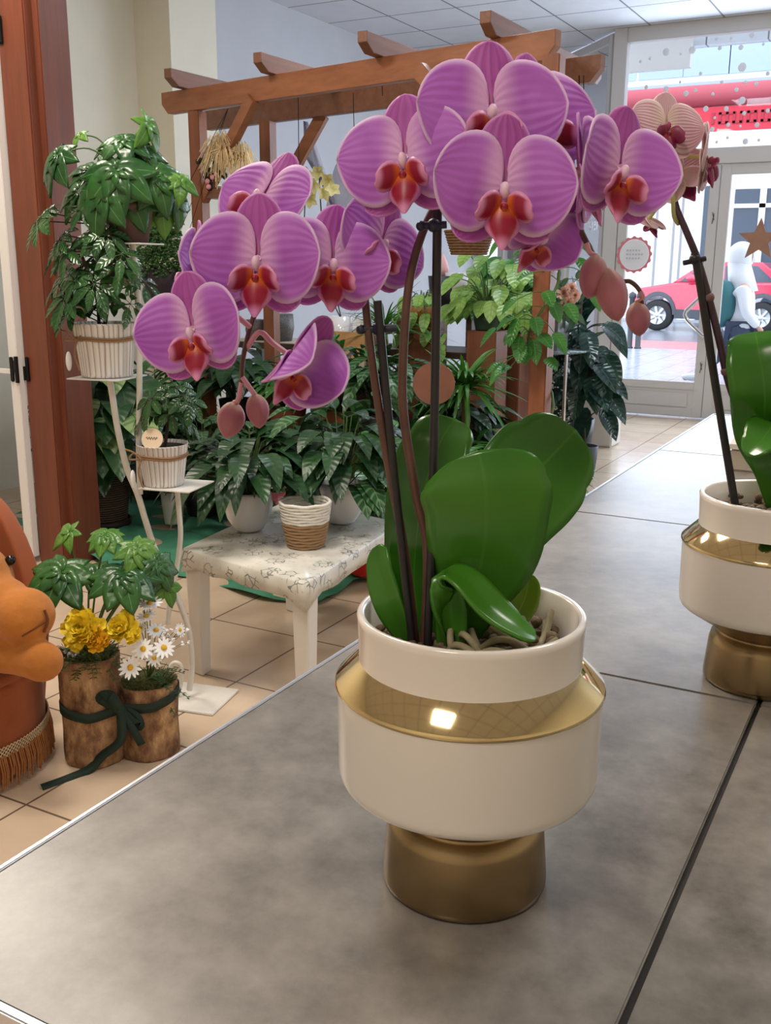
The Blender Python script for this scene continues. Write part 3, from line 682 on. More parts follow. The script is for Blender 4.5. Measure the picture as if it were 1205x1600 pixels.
rod([(664, 1010, .008), (668, 860, .008), (650, 770, .01), (631, 650, .01), (630, 560, .01), (640, 440, .006), (664, 355, 0), (700, 290, -.01), (745, 235, -.02), (800, 205, -.02), (850, 235, -.015), (885, 310, -.01), (910, 365, -.004), (935, 410, .0), (965, 438, .002), (985, 440, .002), (1000, 455, .002), (1004, 478, .002)], 8, SPIKE, 'flower_spike', orc, A1, taper=.35)
for (px, py, w) in ((592, 514, 28), (678, 352, 20)):
    m = MB(); p, q = A1(px-w, py+1, .012), A1(px+w, py-1, .012); m.tube([p, q], PX2M(6, p), 8); m.ell(A1(px, py, .012), [PX2M(11, p)]*3)
    m.ell(p, [PX2M(8, p)]*3); m.build('stake_clip', CLIP, orc)['label'] = 'dark blue plastic clip'
SPK = [  # px, py, width px, yaw, pitch, roll, offset to viewer, attach px,py, label, fold
    (402, 404, 205, -4, -5, 1, .036, (430, 415), 'large frontal flower in the middle of the left spike', .15),
    (300, 514, 182, -14, -6, -10, .050, (390, 510), 'lowest left flower, front face', .2),
    (520, 408, 180, 14, -4, 4, .020, (520, 365), 'flower right of the middle one on the left spike', .1),
    (410, 305, 176, -26, 20, 16, .000, (460, 372), 'pale topmost flower of the left spike', .0),
    (597, 378, 168, 38, -2, 22, .000, (566, 430), 'flower turned to the right beside the brown spike', .1),
    (468, 566, 168, 40, -28, 30, .028, (385, 545), 'half-open drooping flower', 1.0),
    (300, 420, 150, -78, 0, 0, .004, (395, 470), 'flower seen edge-on behind the left ones', .2),
    (768, 172, 236, 2, 2, 1, .024, (790, 206), 'large topmost flower', .12),
    (788, 290, 226, 0, -6, 3, .050, (800, 215), 'large front flower in the centre of the upper spike', .15),
    (632, 246, 214, -16, 2, -4, .028, (690, 300), 'upper spike flower facing left', .1),
    (848, 182, 206, 34, 2, -10, -.008, (850, 232), 'flower behind the topmost one', .1),
    (970, 262, 196, 24, -8, 8, .040, (885, 300), 'rightmost purple flower', .35),
    (918, 270, 190, 80, 0, 4, .010, (880, 300), 'flower seen edge-on between the front and right ones', .2),
    (850, 366, 150, 36, -46, 20, .004, (893, 330), 'flower facing down under the front one', .3)]
for k, (px, py, w, ya, pi_, ro, off, at, lab, fo_) in enumerate(SPK):
    p = A1(px, py, off); f = flower(orc, p, PX2M(w*.965, p), ya, pi_, ro, 'purple', 30+k, lab, fo_)
    b0 = back(p, ya, pi_); a_ = A1(at[0], at[1], -.004); mid = (b0+a_)/2+Vector((0, 0, .008))
    ped = MB().tube([Vector(s) for s in spl([tuple(a_), tuple(mid), tuple(b0), tuple(p)], 5)], .0017, 7); ped.build('flower_stalk', mat('flower_stalk', rgb(206, 150, 160), .5), f)
def bud(parent, A, px, py, off, rx, ry, tilt, stem, ma=BUD):
    p = A(px, py, off); r = PX2M(rx, p), PX2M(ry, p)
    Mx = FR0 @ Matrix.Rotation(math.radians(tilt), 3, 'Y'); m = MB(); P = []; UV = []
    for i in range(13):
        v = i/12; rr = math.sin(PI*v)**.6*(1-.18*(1-v)) if 0 < v < 1 else 0
        P.append([Mx @ Vector((rr*r[0]*math.cos(2*PI*k/16)*(1+.05*math.cos(6*PI*k/16)), rr*r[0]*math.sin(2*PI*k/16), -r[1]*(2*v-1)*-1))+p for k in range(16)]); UV.append([(k/16, 1-v) for k in range(16)])
    m.grid(P, UV, closed=True); o = m.build('bud', ma, parent)
    s = [tuple(A(*q)) for q in stem]+[tuple(Mx @ Vector((0, 0, r[1]*.9))+p)]
    MB().tube([Vector(x) for x in spl(s, 5)], .0016, 7).build('bud_stalk', mat('flower_stalk', (1, 1, 1)), o); return o
bud(orc, A1, 360, 656, .0, 24, 30, 12, [(378, 598, 0), (372, 625, 0)])
bud(orc, A1, 402, 642, .004, 20, 28, -8, [(379, 590, 0), (392, 608, .002)])
bud(orc, A1, 926, 432, .004, 24, 36, 12, [(916, 380, 0), (922, 395, 0)])
bud(orc, A1, 956, 460, .008, 27, 44, -14, [(935, 410, 0), (942, 420, .004)])
bud(orc, A1, 997, 498, .002, 21, 28, -6, [(1000, 455, .002), (1004, 466, .002)])

# striped orchid in the second vase
orb = thing('striped_orchid', 'pale orchid with thin purple stripes growing in the vase at the right edge', 'orchid', (*V2, CT+.165))
media(orb, V2, .0645, .166, 9)
def oleaf2(pts, wpx, nh, cup=.12):
    ws = [PX2M(w, pts[i]) for i, w in enumerate(wpx)]; return solid(strap(pts, ws, nh, cup).build('leaf', OLEAF, orb), .0024)
oleaf2([A2(1212, 790, .01), A2(1205, 735, .02), A2(1195, 680, .03), A2(1195, 610, .05), A2(1185, 545, .04), A2(1180, 520, .02)], [14, 26, 44, 52, 46, 0], nhint(-20, 35), .1)
oleaf2([A2(1240, 790, .01), A2(1232, 720, .04), A2(1215, 665, .06), A2(1190, 690, .08), A2(1168, 712, .085)], [16, 30, 40, 30, 0], nhint(-10, 60), .1)
oleaf2([A2(1230, 800, -.01), A2(1265, 720, -.01), A2(1330, 660, -.01), A2(1400, 640, -.01)], [14, 40, 52, 0], nhint(10, 40), .1)
rod([(1150, 795, .012), (1118, 600, .012), (1100, 480, .012), (1086, 395, .012)], 6.2, STAKE, 'support_stake', orb, A2)
rod([(1215, 800, .005), (1192, 735, .01), (1165, 665, .012), (1140, 600, .012), (1124, 530, .012), (1106, 460, .012), (1090, 405, .008), (1072, 360, .006), (1056, 320, 0), (1050, 270, -.01), (1048, 220, -.01)], 7, mat('dark_spike', rgb(58, 36, 48), .5, noise_amt=.3, nscale=40), 'flower_spike', orb, A2, taper=.6)
for px, py in ((1135, 580), (1108, 465)):
    MB().ell(A2(px, py, .012), [PX2M(8.5, A2(px, py))]*3, 10, 8).build('stem_node', mat('stem_node', rgb(110, 84, 84), .6, noise_amt=.3, nscale=80), orb)
m = MB(); p = A2(1086, 405, .012); m.tube([A2(1068, 411, .012), A2(1103, 404, .012)], PX2M(4, p), 8); m.ell(p, [PX2M(9, p)]*3); m.build('stake_clip', STAKE, orb)
for k, (px, py, w, ya, pi_, ro, off, at, lab) in enumerate([
    (1042, 196, 118, 8, 8, 6, .02, (1048, 230), 'striped flower facing the room'),
    (1106, 246, 112, 72, -6, 14, .01, (1060, 290), 'striped flower in profile with dark purple lip'),
    (1062, 276, 96, 150, -10, 30, -.01, (1056, 315), 'striped flower seen from behind'),
    (1012, 345, 66, -140, -40, 10, .01, (1060, 350), 'lowest striped bloom facing away')]):
    p = A2(px, py, off); f = flower(orb, p, PX2M(w, p), ya, pi_, ro, 'striped', 80+k, lab)
    b0 = back(p, ya, pi_); a_ = A2(at[0], at[1], 0); MB().tube([Vector(s) for s in spl([tuple(a_), tuple((a_+b0)/2+Vector((0, 0, -.006))), tuple(b0), tuple(p)], 5)], .0018, 7).build('flower_stalk', mat('pale_stalk', rgb(190, 186, 120), .5), f)
# ================================================================== LEFT FOREGROUND: POST, GLASS DOOR, ARMCHAIR, BEAR, LOGS
WOODR = wood_mat('red_brown_wood', rgb(98, 50, 34), rgb(122, 64, 42)); WOODX = wood_mat('pergola_wood', rgb(136, 84, 56), rgb(164, 106, 72), 0)
WOODXD = wood_mat('pergola_wood_dark', rgb(118, 78, 60), rgb(142, 98, 76), 1); WOODZ = wood_mat('pergola_post_wood', rgb(124, 74, 50), rgb(152, 94, 64), 2)
IRON = mat('black_iron', rgb(26, 24, 26), .5, .6)
SOIL = mat('soil', rgb(58, 42, 32), .95, noise_amt=.5, nscale=80, bmp=.8)
po = thing('door_post', 'thick red-brown wooden post with two faces at the left edge', 'post', (-3.43, 3.28, 0))
pxa = aty(40, 600, 3.18).x; pxb = aty(80, 600, 3.18).x; pxc = pxb
m = MB().box((pxa, 3.18, 0), (pxb, 3.40, ZC-.001), bev=.006); m.build('post', WOODR, po)
m = MB().box((pxb-.05, 3.225, 0), (pxb+.035, 3.39, ZC-.001), bev=.004); m.build('side_batten', wood_mat('darker_batten', rgb(92, 48, 34), rgb(116, 62, 42)), po)
WF_ = mat('white_frame', rgb(226, 224, 224), .45)
xs1 = aty(15, 600, 3.16).x; xs2 = aty(33, 600, 3.16).x
gd = thing('glass_door', 'white framed glass door leaf hinged to the wooden post', 'door', (pxa-.03, 3.16, 0))
m = MB(); m.box((pxa-.055, 3.145, .03), (pxa-.002, 3.185, 2.9), bev=.003); m.box((pxa-.9, 3.145, .03), (pxa-.055, 3.185, .12)); m.box((pxa-.9, 3.145, 2.82), (pxa-.055, 3.185, 2.9)); m.box((pxa-.95, 3.145, .03), (pxa-.9, 3.185, 2.9))
m.box((pxa-.9, 3.15, .88), (pxa-.055, 3.18, .90)); m.build('frame', WF_, gd)
m = MB(); pane(m, (pxa-.9, 3.165), (pxa-.055, 3.165), .12, 2.82); m.build('pane', GLASS, gd)
for py in (577, 40):
    hz = aty(30, py, 3.16).z; m = MB()
    m.box((pxa-.048, 3.138, hz-.055), (pxa-.024, 3.145, hz+.055), bev=.004); m.box((pxa+.012, 3.172, hz-.055), (pxa+.036, 3.18, hz+.055), bev=.004)
    m.box((pxa-.024, 3.138, hz-.012), (pxa+.0, 3.145, hz+.04)); m.box((pxa-.0, 3.172, hz-.05), (pxa+.012, 3.18, hz+.012)); m.tube([(pxa-.004, 3.14, hz-.058), (pxa-.004, 3.14, hz+.058)], .009, 10)
    for dz in (-.045, 0, .045): m.ell((pxa+.027, 3.172, hz+dz), (.003, .002, .003), 6, 4)
    m.build('hinge', IRON, gd)

VELV = mat('orange_velvet', rgb(150, 76, 34), .85, noise_amt=.12, nscale=6, bmp=.1); VELV.node_tree.nodes['Principled BSDF'].inputs['Sheen Weight'].default_value = .12
PLUSH = mat('brown_plush', rgb(176, 108, 42), .95, noise_amt=.16, nscale=14, bmp=.5); PLUSH.node_tree.nodes['Principled BSDF'].inputs['Sheen Weight'].default_value = .12
LACE = mat('cream_lace', rgb(196, 176, 140), .85, bmp=.3, nscale=100); FRG = mat('ochre_fringe', rgb(158, 104, 56), .9, noise_amt=.2, nscale=60)
CHC = Vector((-2.30, 1.66, 0)); CR_ = .275; SH = .33
ch = thing('velvet_tub_chair', 'small orange-brown velvet tub chair with lace trim and fringe', 'armchair', CHC)
wob = lambda k, i: 1+.006*math.sin(k*1.7+i)
MB().lathe([(0, .02), (CR_-.02, .02), (CR_-.005, .05), (CR_+.0, .2), (CR_+.002, SH-.07), (CR_+.006, SH-.045), (CR_-.004, SH-.04), (CR_+.004, SH-.03), (CR_-.004, SH-.012), (CR_-.03, SH), (CR_*.6, SH+.01), (0, SH+.012)], 72, CHC, jit=wob).build('seat', VELV, ch)
# curved back shell behind the sitter (left rear)
ba = math.radians(141); P = []
for i in range(13):
    z = i/12; row = []
    for k in range(25):
        a = ba+math.radians(-72+144*k/24); t = (k-12)/12
        top = SH+.02+(.41*(1-abs(t)**3))
        r = CR_-.02+.05*z; row.append((CHC.x+r*math.cos(a), CHC.y+r*math.sin(a), .06+(top-.06)*z))
    P.append(row)
o = solid(MB().grid(P).build('backrest', VELV, ch), .07); bv = o.modifiers.new('bevel', 'BEVEL'); bv.width = .025; bv.segments = 3; bv.limit_method = 'ANGLE'
m = MB(); nb = 150
for j in range(3):
    for s in (0, PI):
        m.tube([(CHC.x+(CR_+.006)*math.cos(a_), CHC.y+(CR_+.006)*math.sin(a_), .115+(j-1)*.011+.0055*math.sin(nb*a_/2+s)) for a_ in [2*PI*k/300 for k in range(301)]], .0019, 4)
m.build('lace_trim', LACE, ch)
m = MB(); rnd = random.Random(2)
for k in range(260):
    a = 2*PI*k/260+rnd.uniform(-.01, .01); L = rnd.uniform(.06, .1); r = CR_+.008
    m.tube([(CHC.x+r*math.cos(a), CHC.y+r*math.sin(a), .108), (CHC.x+(r+.006)*math.cos(a+.01), CHC.y+(r+.006)*math.sin(a+.01), .108-L*.5), (CHC.x+(r+.004)*math.cos(a+rnd.uniform(-.03, .03)), CHC.y+(r+.004)*math.sin(a), max(.004, .108-L))], .0022, 4)
o = m.build('fringe', FRG, ch); o['kind'] = 'stuff'
# plush bear sitting on it: head to the right of its body, muzzle towards the logs
def AC(px, py, off=0): return atv(px, py, (CHC.x+.08, CHC.y+.0), off)
be = thing('plush_bear', 'brown plush bear sitting on the orange tub chair with its muzzle towards the log planters', 'soft toy', (CHC.x, CHC.y, SH))
rr = Vector((cr[0], cr[1], cr[2])); HV = Vector(HF)
hc = AC(-58, 915, .03); mz = AC(36, 962, .12); tr_ = AC(-80, 1000, .02); paw = AC(66, 1034, .17); el = AC(-30, 1022, .13); paw2 = AC(-120, 1090, .17)
m = MB(); m.ell(tr_+Vector((0, 0, -.0)), (.14, .13, .16)); m.ell(hc, (.135, .13, .125)); m.ell(mz, (.082, .082, .073)); m.ell(hc.lerp(mz, .6), (.085, .085, .07))
for q in (hc+Vector((-.07, -.04, .12)), hc+Vector((-.03, .10, .11))): m.ell(q, (.045, .03, .045))
m.tube([tr_+Vector((0, 0, .05)), el, paw.lerp(el, .4), paw], [.05, .046, .042, .05], 14); m.ell(paw, (.054, .054, .052)); m.tube([tr_+Vector((-.05, -.08, .03)), paw2], [.05, .045], 14); m.ell(paw2, (.055, .055, .05))
for s_ in (0, 1): q = CHC+Vector((0, 0, SH+.05))+rr*(-.16+.10*s_)-HV*.10; m.tube([tr_+Vector((0, 0, -.09)), q, q-HV*.10], [.07, .065, .055], 14); m.ell(q-HV*.12, (.06, .06, .065))
bo_ = m.build('body', PLUSH, be); rm = bo_.modifiers.new('remesh', 'REMESH'); rm.mode = 'VOXEL'; rm.voxel_size = .009; rm.use_smooth_shade = True; sm2 = bo_.modifiers.new('smooth', 'SMOOTH'); sm2.iterations = 6; sm2.factor = .7
q = mz+rr*.070-HV*.040
m = MB(); m.tube(spl([tuple(q+Vector((0, 0, .03))), tuple(q+rr*.006), tuple(q-rr*.004-HV*.004+Vector((0, 0, -.028)))], 5), .0035, 6)
m.tube(spl([tuple(q-HV*.004), tuple(q-rr*.025-HV*.022+Vector((0, 0, -.014))), tuple(q-rr*.05-HV*.03+Vector((0, 0, -.028)))], 5), .003, 6); m.build('mouth_seam', mat('seam_brown', rgb(110, 60, 26), .9), be)
for q in (hc-rr*.04-HV*.118+Vector((0, 0, .05)), hc+rr*.118+HV*.03+Vector((0, 0, .06))): MB().ell(q, (.014, .014, .014)).build('eye', mat('black_bead', rgb(15, 12, 12), .15), be)

# ---- leaf primitives
def blade(mb, base, d, up, L, w, droop=.3, fold=.15, prof=None, nv=6, nu=2, mi=0, curl=0.):
    base, d, up = Vector(base), Vector(d).normalized(), Vector(up); prof = prof or (lambda v: math.sin(PI*v**.75)**.8 if 0 < v < 1 else 0)
    sd = d.cross(up)
    if sd.length < 1e-4: sd = d.orthogonal()
    sd.normalize(); nn = sd.cross(d).normalized(); P = []; UV = []
    for i in range(nv+1):
        v = i/nv; c = base+d*(L*v*(1-.15*droop*v))+Vector((0, 0, -droop*L*v*v)); hw = w*prof(v); r = []; q = []
        for j in range(2*nu+1):
            u = -1+j/nu; r.append(c+sd*(hw*u)+nn*(fold*hw*abs(u)+curl*hw*math.sin(v*9+j))); q.append(((u+1)/2, v))
        P.append(r); UV.append(q)
    mb.grid(P, UV, mi); return mb
def frame_for(n, roll=0.):
    n = Vector(n).normalized(); x = Vector((0, 0, 1)).cross(n)
    if x.length < 1e-3: x = Vector((1, 0, 0))
    x.normalize(); y = n.cross(x); return Matrix(((x.x, y.x, n.x), (x.y, y.y, n.y), (x.z, y.z, n.z))) @ Matrix.Rotation(roll, 3, 'Z')
def palmate(mb, c, n, size, roll=0., lobes=9, rnd=random, mi=0, sag=.25):
    """hand-shaped fatsia leaf; n = facing; local -y is the long middle lobe"""
    F_ = frame_for(n, roll); c = Vector(c)
    for k in range(lobes):
        t = (k-(lobes-1)/2)/((lobes-1)/2); a = -PI/2+t*math.radians(138); L = size*(1-.42*abs(t)**1.6)*rnd.uniform(.94, 1.06)
        P = []; UV = []
        for i in range(9):
            v = i/8; hw = L*.255*(math.sin(PI*min(1, v)**.95)**.75 if 0 < v < 1 else 0)+(.13*L*(1-v)**2); r = []; q = []
            for j in range(5):
                u = -1+j/2
                x = L*v*(1-.04*u*u); y = hw*u; z = -sag*L*v*v+.22*hw*abs(u)*1.0-(.05*L*v if abs(u) > .9 else 0)+.01*L*math.sin(9*v+k)
                lx = x*math.cos(a)-y*math.sin(a); ly = x*math.sin(a)+y*math.cos(a); r.append(c+F_ @ Vector((lx, ly, z))); q.append(((u+1)/2, v))
            P.append(r); UV.append(q)
        mb.grid(P, UV, mi)
    return mb
def whorl(mb, c, n, size, k=7, rnd=random, w=.19, mi=0, droop=.35):
    F_ = frame_for(n, rnd.uniform(0, 6)); c = Vector(c)
    for i in range(k):
        a = 2*PI*i/k; d = F_ @ Vector((math.cos(a), math.sin(a), -.15)); L = size*rnd.uniform(.8, 1.1)
        mb.tube([c, c+d*L*.22], size*.012, 4, mi)
        blade(mb, c+d*L*.2, d, F_ @ Vector((0, 0, 1)), L*.8, L*w, droop, .2, lambda v: math.sin(PI*(v**1.05))**.7 if 0 < v < 1 else 0, 6, 2, mi)
FAT = leaf_mat('fatsia_leaf', rgb(36, 78, 40), rgb(52, 100, 44), rgb(96, 134, 84), .27, .05, .15, rgb(60, 100, 56), .12, 6, .08)
FATL = leaf_mat('fatsia_young_leaf', rgb(78, 130, 48), rgb(104, 150, 60), rgb(140, 174, 100), .32, .05, .15, rgb(110, 150, 74), .2, 6, .08)
SCH = leaf_mat('schefflera_leaf', rgb(34, 70, 36), rgb(52, 92, 46), rgb(84, 124, 70), .22, .06, 0, None, .15, 5, .3)
DARKL = leaf_mat('dark_glossy_leaf', rgb(26, 58, 34), rgb(42, 80, 42), rgb(58, 92, 56), .36, .05, .12, rgb(50, 86, 52), .12, 8, .3)
VARL = leaf_mat('silver_striped_leaf', rgb(30, 70, 38), rgb(46, 90, 46), rgb(110, 140, 104), .32, .06, .45, rgb(130, 158, 126), .12, 7, .3)
ALOC = leaf_mat('pale_veined_leaf', rgb(120, 150, 92), rgb(150, 174, 120), rgb(60, 96, 52), .3, .05, .6, rgb(66, 104, 56), .2, 6, .4)
MIDL = leaf_mat('mid_green_leaf', rgb(48, 108, 44), rgb(70, 132, 56), rgb(110, 160, 84), .3, .06, .2, rgb(90, 140, 70), .2, 7, .4)
LIME = leaf_mat('lime_leaf', rgb(130, 172, 84), rgb(160, 196, 110), rgb(90, 140, 60), .35, .05, .4, rgb(104, 150, 66), .3, 5, .3)
STRP = leaf_mat('strap_leaf', rgb(52, 108, 42), rgb(78, 136, 54), rgb(100, 150, 70), .35, .1, 0, None, .2, 2, .1)
BLUEL = leaf_mat('blue_green_leaf', rgb(26, 52, 48), rgb(40, 74, 62), rgb(70, 104, 92), .22, .06, .2, rgb(60, 90, 80), .1, 7, .5)
STEM = mat('green_stem', rgb(74, 100, 48), .6); STEMB = mat('woody_stem', rgb(62, 50, 38), .8)

# ---- the two log planters
BARKM, nb_, bb_ = nt('log_bark'); v_ = tex(nb_, scale=(1, 1, .55)); f_ = noise(nb_, v_, 16, 6, .7); f2_ = noise(nb_, v_, 6, 3)
cc_ = ramp(nb_, f_, [(.33, rgb(74, 52, 40)), (.44, rgb(126, 92, 66)), (.56, rgb(172, 136, 98)), (.70, rgb(208, 178, 136))])
nb_.links.new(mixc(nb_, math_(nb_, 'MULTIPLY', smooth(nb_, f2_, .48, .62), .7), cc_, rgb(104, 70, 52)), bb_.inputs['Base Color']); bb_.inputs['Roughness'].default_value = .9; bump(nb_, bb_, f_, .9, .006)
MOSS = mat('moss', rgb(86, 92, 48), .95, noise_amt=.4, nscale=60, bmp=.8)
def loge(name, c, r, h, label, seed):
    rnd = random.Random(seed); ph = [rnd.uniform(0, 6) for _ in range(4)]
    t = thing(name, label, 'planter', c)
    j = lambda k, i: 1+.03*math.sin(k/64*2*PI*2+ph[0])+.018*math.sin(k/64*2*PI*5+ph[1]+i*.3)+.01*math.sin(k/64*2*PI*13+ph[2]+i)
    prof = [(0, 0), (r*.96, 0), (r, .006)]+[(r*(1+.012*math.sin(z*30+seed)), z) for z in [h*i/10 for i in range(1, 10)]]+[(r*1.0, h-.004), (r*.97, h), (r*.86, h-.004), (r*.84, h-.03), (0, h-.03)]
    MB().lathe(prof, 64, c, jit=j).build('bark', BARKM, t)
    m = MB(); m.lathe([(r*.86, h-.012), (r*.6, h+.008), (0, h+.012)], 24, c)
    for k in range(380):
        a = rnd.uniform(0, 6.3); q = r*.92*math.sqrt(rnd.random()); b = Vector((c[0]+q*math.cos(a), c[1]+q*math.sin(a), c[2]+h-.004)); d = Vector((math.cos(a)*rnd.random(), math.sin(a)*rnd.random(), rnd.uniform(.2, 1.2)))
        m.tube([b, b+d*.016, b+d*.024+Vector((rnd.uniform(-.01, .01), rnd.uniform(-.01, .01), -.003))], .0009, 3)
    o = m.build('moss', MOSS, t); o['kind'] = 'stuff'; return t
LA = atz(150, 1182, 0); LB = atz(237, 1172, 0); rA = PX2M(44.5, LA); rB = PX2M(43.5, LB)
hA = atv(150, 1020, LA, 0).z; hB = atv(237, 1062, LB, 0).z
lgA = loge('tall_log_planter', LA, rA, hA, 'taller hollow log planter nearer the velvet chair', 1)
lgB = loge('short_log_planter', LB, rB, hB, 'shorter hollow log planter nearer the counter', 2)
# ribbon round both
RIB = mat('green_velvet_ribbon', rgb(14, 40, 30), .75, bmp=.1, nscale=60)
rb = thing('velvet_ribbon', 'dark green velvet ribbon tied in a bow round both log planters', 'ribbon', (*((LA+LB)/2).to_2d(), hA*.5))
zr = hA*.50; ax_ = (LB-LA); ax_.z = 0; dAB = ax_.length; ax_.normalize(); nx = Vector((ax_.y, -ax_.x, 0)); nx = nx if nx.dot(Vector(-HF)) > 0 else -nx
kn = (LA+LB)/2+nx*rA*.86+Vector((0, 0, zr+.012))
def band(pts, w, mb, tilt=None):
    S = [Vector(s) for s in spl([tuple(p) for p in pts], 8)]; P = [[s+Vector((0, 0, -w/2)) for s in S], [s+Vector((0, 0, w/2)) for s in S]]; mb.grid(P)
m = MB()
loopA = [kn]+[LA+(rA*1.075)*(nx*math.cos(t)-ax_*math.sin(t))+Vector((0, 0, zr+.01*math.sin(t))) for t in [i*PI/8 for i in range(0, 9)]]
loopB = [kn]+[LB+(rB*1.075)*(nx*math.cos(t)+ax_*math.sin(t))+Vector((0, 0, zr+.012+.02*math.sin(t))) for t in [i*PI/8 for i in range(0, 9)]]
band(loopA+[LB+(rB*1.075)*(-nx)+Vector((0, 0, zr+.02))], .028, m); band(loopB, .028, m)
solid(m.build('band', RIB, rb), .0015)
m = MB(); m.ell(kn+nx*.01, (.016, .016, .018))
def rib(pts, w, mb, nh):
    S = [Vector(s) for s in spl([tuple(p) for p in pts], 8)]; P = [[], []]
    for i, s in enumerate(S):
        t = (S[min(i+1, len(S)-1)]-S[max(i-1, 0)]).normalized(); sd = t.cross(Vector(nh)).normalized(); P[0].append(s-sd*w/2); P[1].append(s+sd*w/2)
    mb.grid(P)
rib([kn, kn+nx*.02-ax_*.05+Vector((0, 0, .045)), kn+nx*.03-ax_*.025+Vector((0, 0, .055)), kn+nx*.02], .03, m, nx)
rib([kn, kn+nx*.02+ax_*.04+Vector((0, 0, -.02)), kn+nx*.03+ax_*.045+Vector((0, 0, -.045)), kn+nx*.02], .026, m, nx)
solid(m.build('bow', RIB, rb), .0015)
m = MB(); e0 = atz(66, 1232, .004); e1 = atz(140, 1204, .006)
rib([kn+nx*.02, kn+nx*.045-ax_*.005+Vector((0, 0, -.07)), Vector((e1.x, e1.y, .045))+ax_*.035, Vector((e1.x, e1.y, .010)), (Vector((e1.x, e1.y, .004))+Vector((e0.x, e0.y, .004)))/2, Vector((e0.x, e0.y, .004))], .026, m, -Vector(HF)+Vector((0, 0, .9)))
rib([kn+nx*.02, kn+nx*.04+ax_*.03+Vector((0, 0, -.05)), kn+nx*.03+ax_*.05+Vector((0, 0, -.10))], .022, m, nx)
solid(m.build('ribbon_tail', RIB, rb), .0015)
# fatsia growing from the logs
fa = thing('log_fatsia', 'glossy fatsia with hand-shaped leaves growing out of the taller log', 'plant', (LA.x, LA.y, hA-.028))
fc_ = Vector((LA.x, LA.y, hA)); mdl = (LA+LB)/2
for k, (px, py, rp, ya, pi_, ro, lo, ma, off) in enumerate([
    (95, 893, 66, -10, 35, -6, 7, FAT, .04), (192, 895, 60, 12, 40, 10, 9, FAT, .05), (165, 835, 34, -5, 45, 0, 9, FATL, -.02), (214, 856, 44, 30, 30, 14, 7, FATL, .0),
    (108, 832, 36, -30, 30, -40, 5, FATL, -.04), (248, 884, 42, 50, 15, 20, 7, FAT, .0), (262, 918, 30, 40, 5, 10, 5, FATL, -.01), (140, 905, 44, 0, 40, 160, 7, FAT, -.05), (225, 905, 34, 25, 30, 40, 7, FAT, -.08)]):
    c_ = atv(px, py, mdl, off); n_ = nhint(ya, pi_); m = MB(); palmate(m, c_, n_, PX2M(rp, c_)*1.2, math.radians(ro), lo, random.Random(k)); o = solid(m.build('leaf', ma, fa), .0008)
    MB().tube(spl([tuple(fc_), tuple((fc_+c_)/2+Vector((0, 0, .03))), tuple(c_)], 6), .0028, 6).build('leaf_stalk', STEM, o)
# artificial flowers
YEL = mat('yellow_carnation', rgb(252, 222, 56), .7, noise_amt=.1, nscale=50); YELO = mat('amber_carnation', rgb(250, 194, 40), .7, noise_amt=.15, nscale=40); WPET = mat('white_daisy', rgb(236, 238, 242), .6); YCEN = mat('daisy_centre', rgb(222, 176, 50), .8, bmp=.5, nscale=200)
def A3(px, py, off=0.): return atv(px, py, mdl, off)
def carnation(px, py, rp, ma, lab, off, seed):
    rnd = random.Random(seed); c = A3(px, py, off); r = PX2M(rp, c); t = thing('yellow_carnation', lab, 'flower', c, 'yellow carnations in the logs'); m = MB(); F_ = frame_for(nhint(rnd.uniform(-15, 15), 15))
    for k in range(46):
        a = rnd.uniform(0, 6.28); ti = (k/46)**.7; d = F_ @ Vector((math.cos(a)*ti, math.sin(a)*ti, 1.05-ti)); up = F_ @ Vector((-math.cos(a)*(1-ti)*.9, -math.sin(a)*(1-ti)*.9, ti+.1))
        blade(m, c-F_ @ Vector((0, 0, r*.5)), d, up, r*rnd.uniform(.9, 1.15)+r*.15, r*.36, -.05, .3, lambda v: .25+.75*v**.8 if v < .93 else .6+.2*rnd.random(), 6, 3, 0, .35)
    m.build('petals', ma, t)
    MB().tube(spl([tuple(c), tuple((c*2+fc_)/3+Vector((0, 0, -.02))), tuple(fc_ if px < 200 else Vector((LB.x, LB.y, hB)))], 5), .002, 6).build('stem', STEM, t)
carnation(128, 985, 30, YEL, 'ragged yellow carnation at the left, next to the bear', .12, 3); carnation(146, 1000, 20, YELO, 'small amber carnation tucked under the left yellow one', .13, 5); carnation(190, 984, 25, YEL, 'single bright yellow carnation between the log tops', .12, 4)
def daisy(px, py, rp, ya, pi_, off, lab, seed):
    rnd = random.Random(seed); c = A3(px, py, off); r = PX2M(rp, c); F_ = frame_for(nhint(ya, pi_)); t = thing('daisy', lab, 'flower', c, 'white daisies in the logs'); m = MB()
    for k in range(13):
        a = 2*PI*k/13+rnd.uniform(-.08, .08); d = F_ @ Vector((math.cos(a), math.sin(a), .12)); blade(m, c+d*r*.15, d, F_ @ Vector((0, 0, 1)), r*rnd.uniform(.78, .92), r*.15, .05, -.15, lambda v: (.5+.5*math.sin(PI*v**.8)) if v < .99 else .3, 5, 1)
    m.build('petals', WPET, t); m = MB(); m.ell(c+F_ @ Vector((0, 0, r*.06)), (r*.27, r*.27, r*.16), 12, 8, F_); m.build('flower_centre', YCEN, t)
    b = Vector((LB.x, LB.y, hB)); MB().tube(spl([tuple(c), tuple((c+b)/2+Vector((0, 0, .01))-Vector(HF)*-.02), tuple(b)], 5), .0013, 5).build('stem', STEM, t)
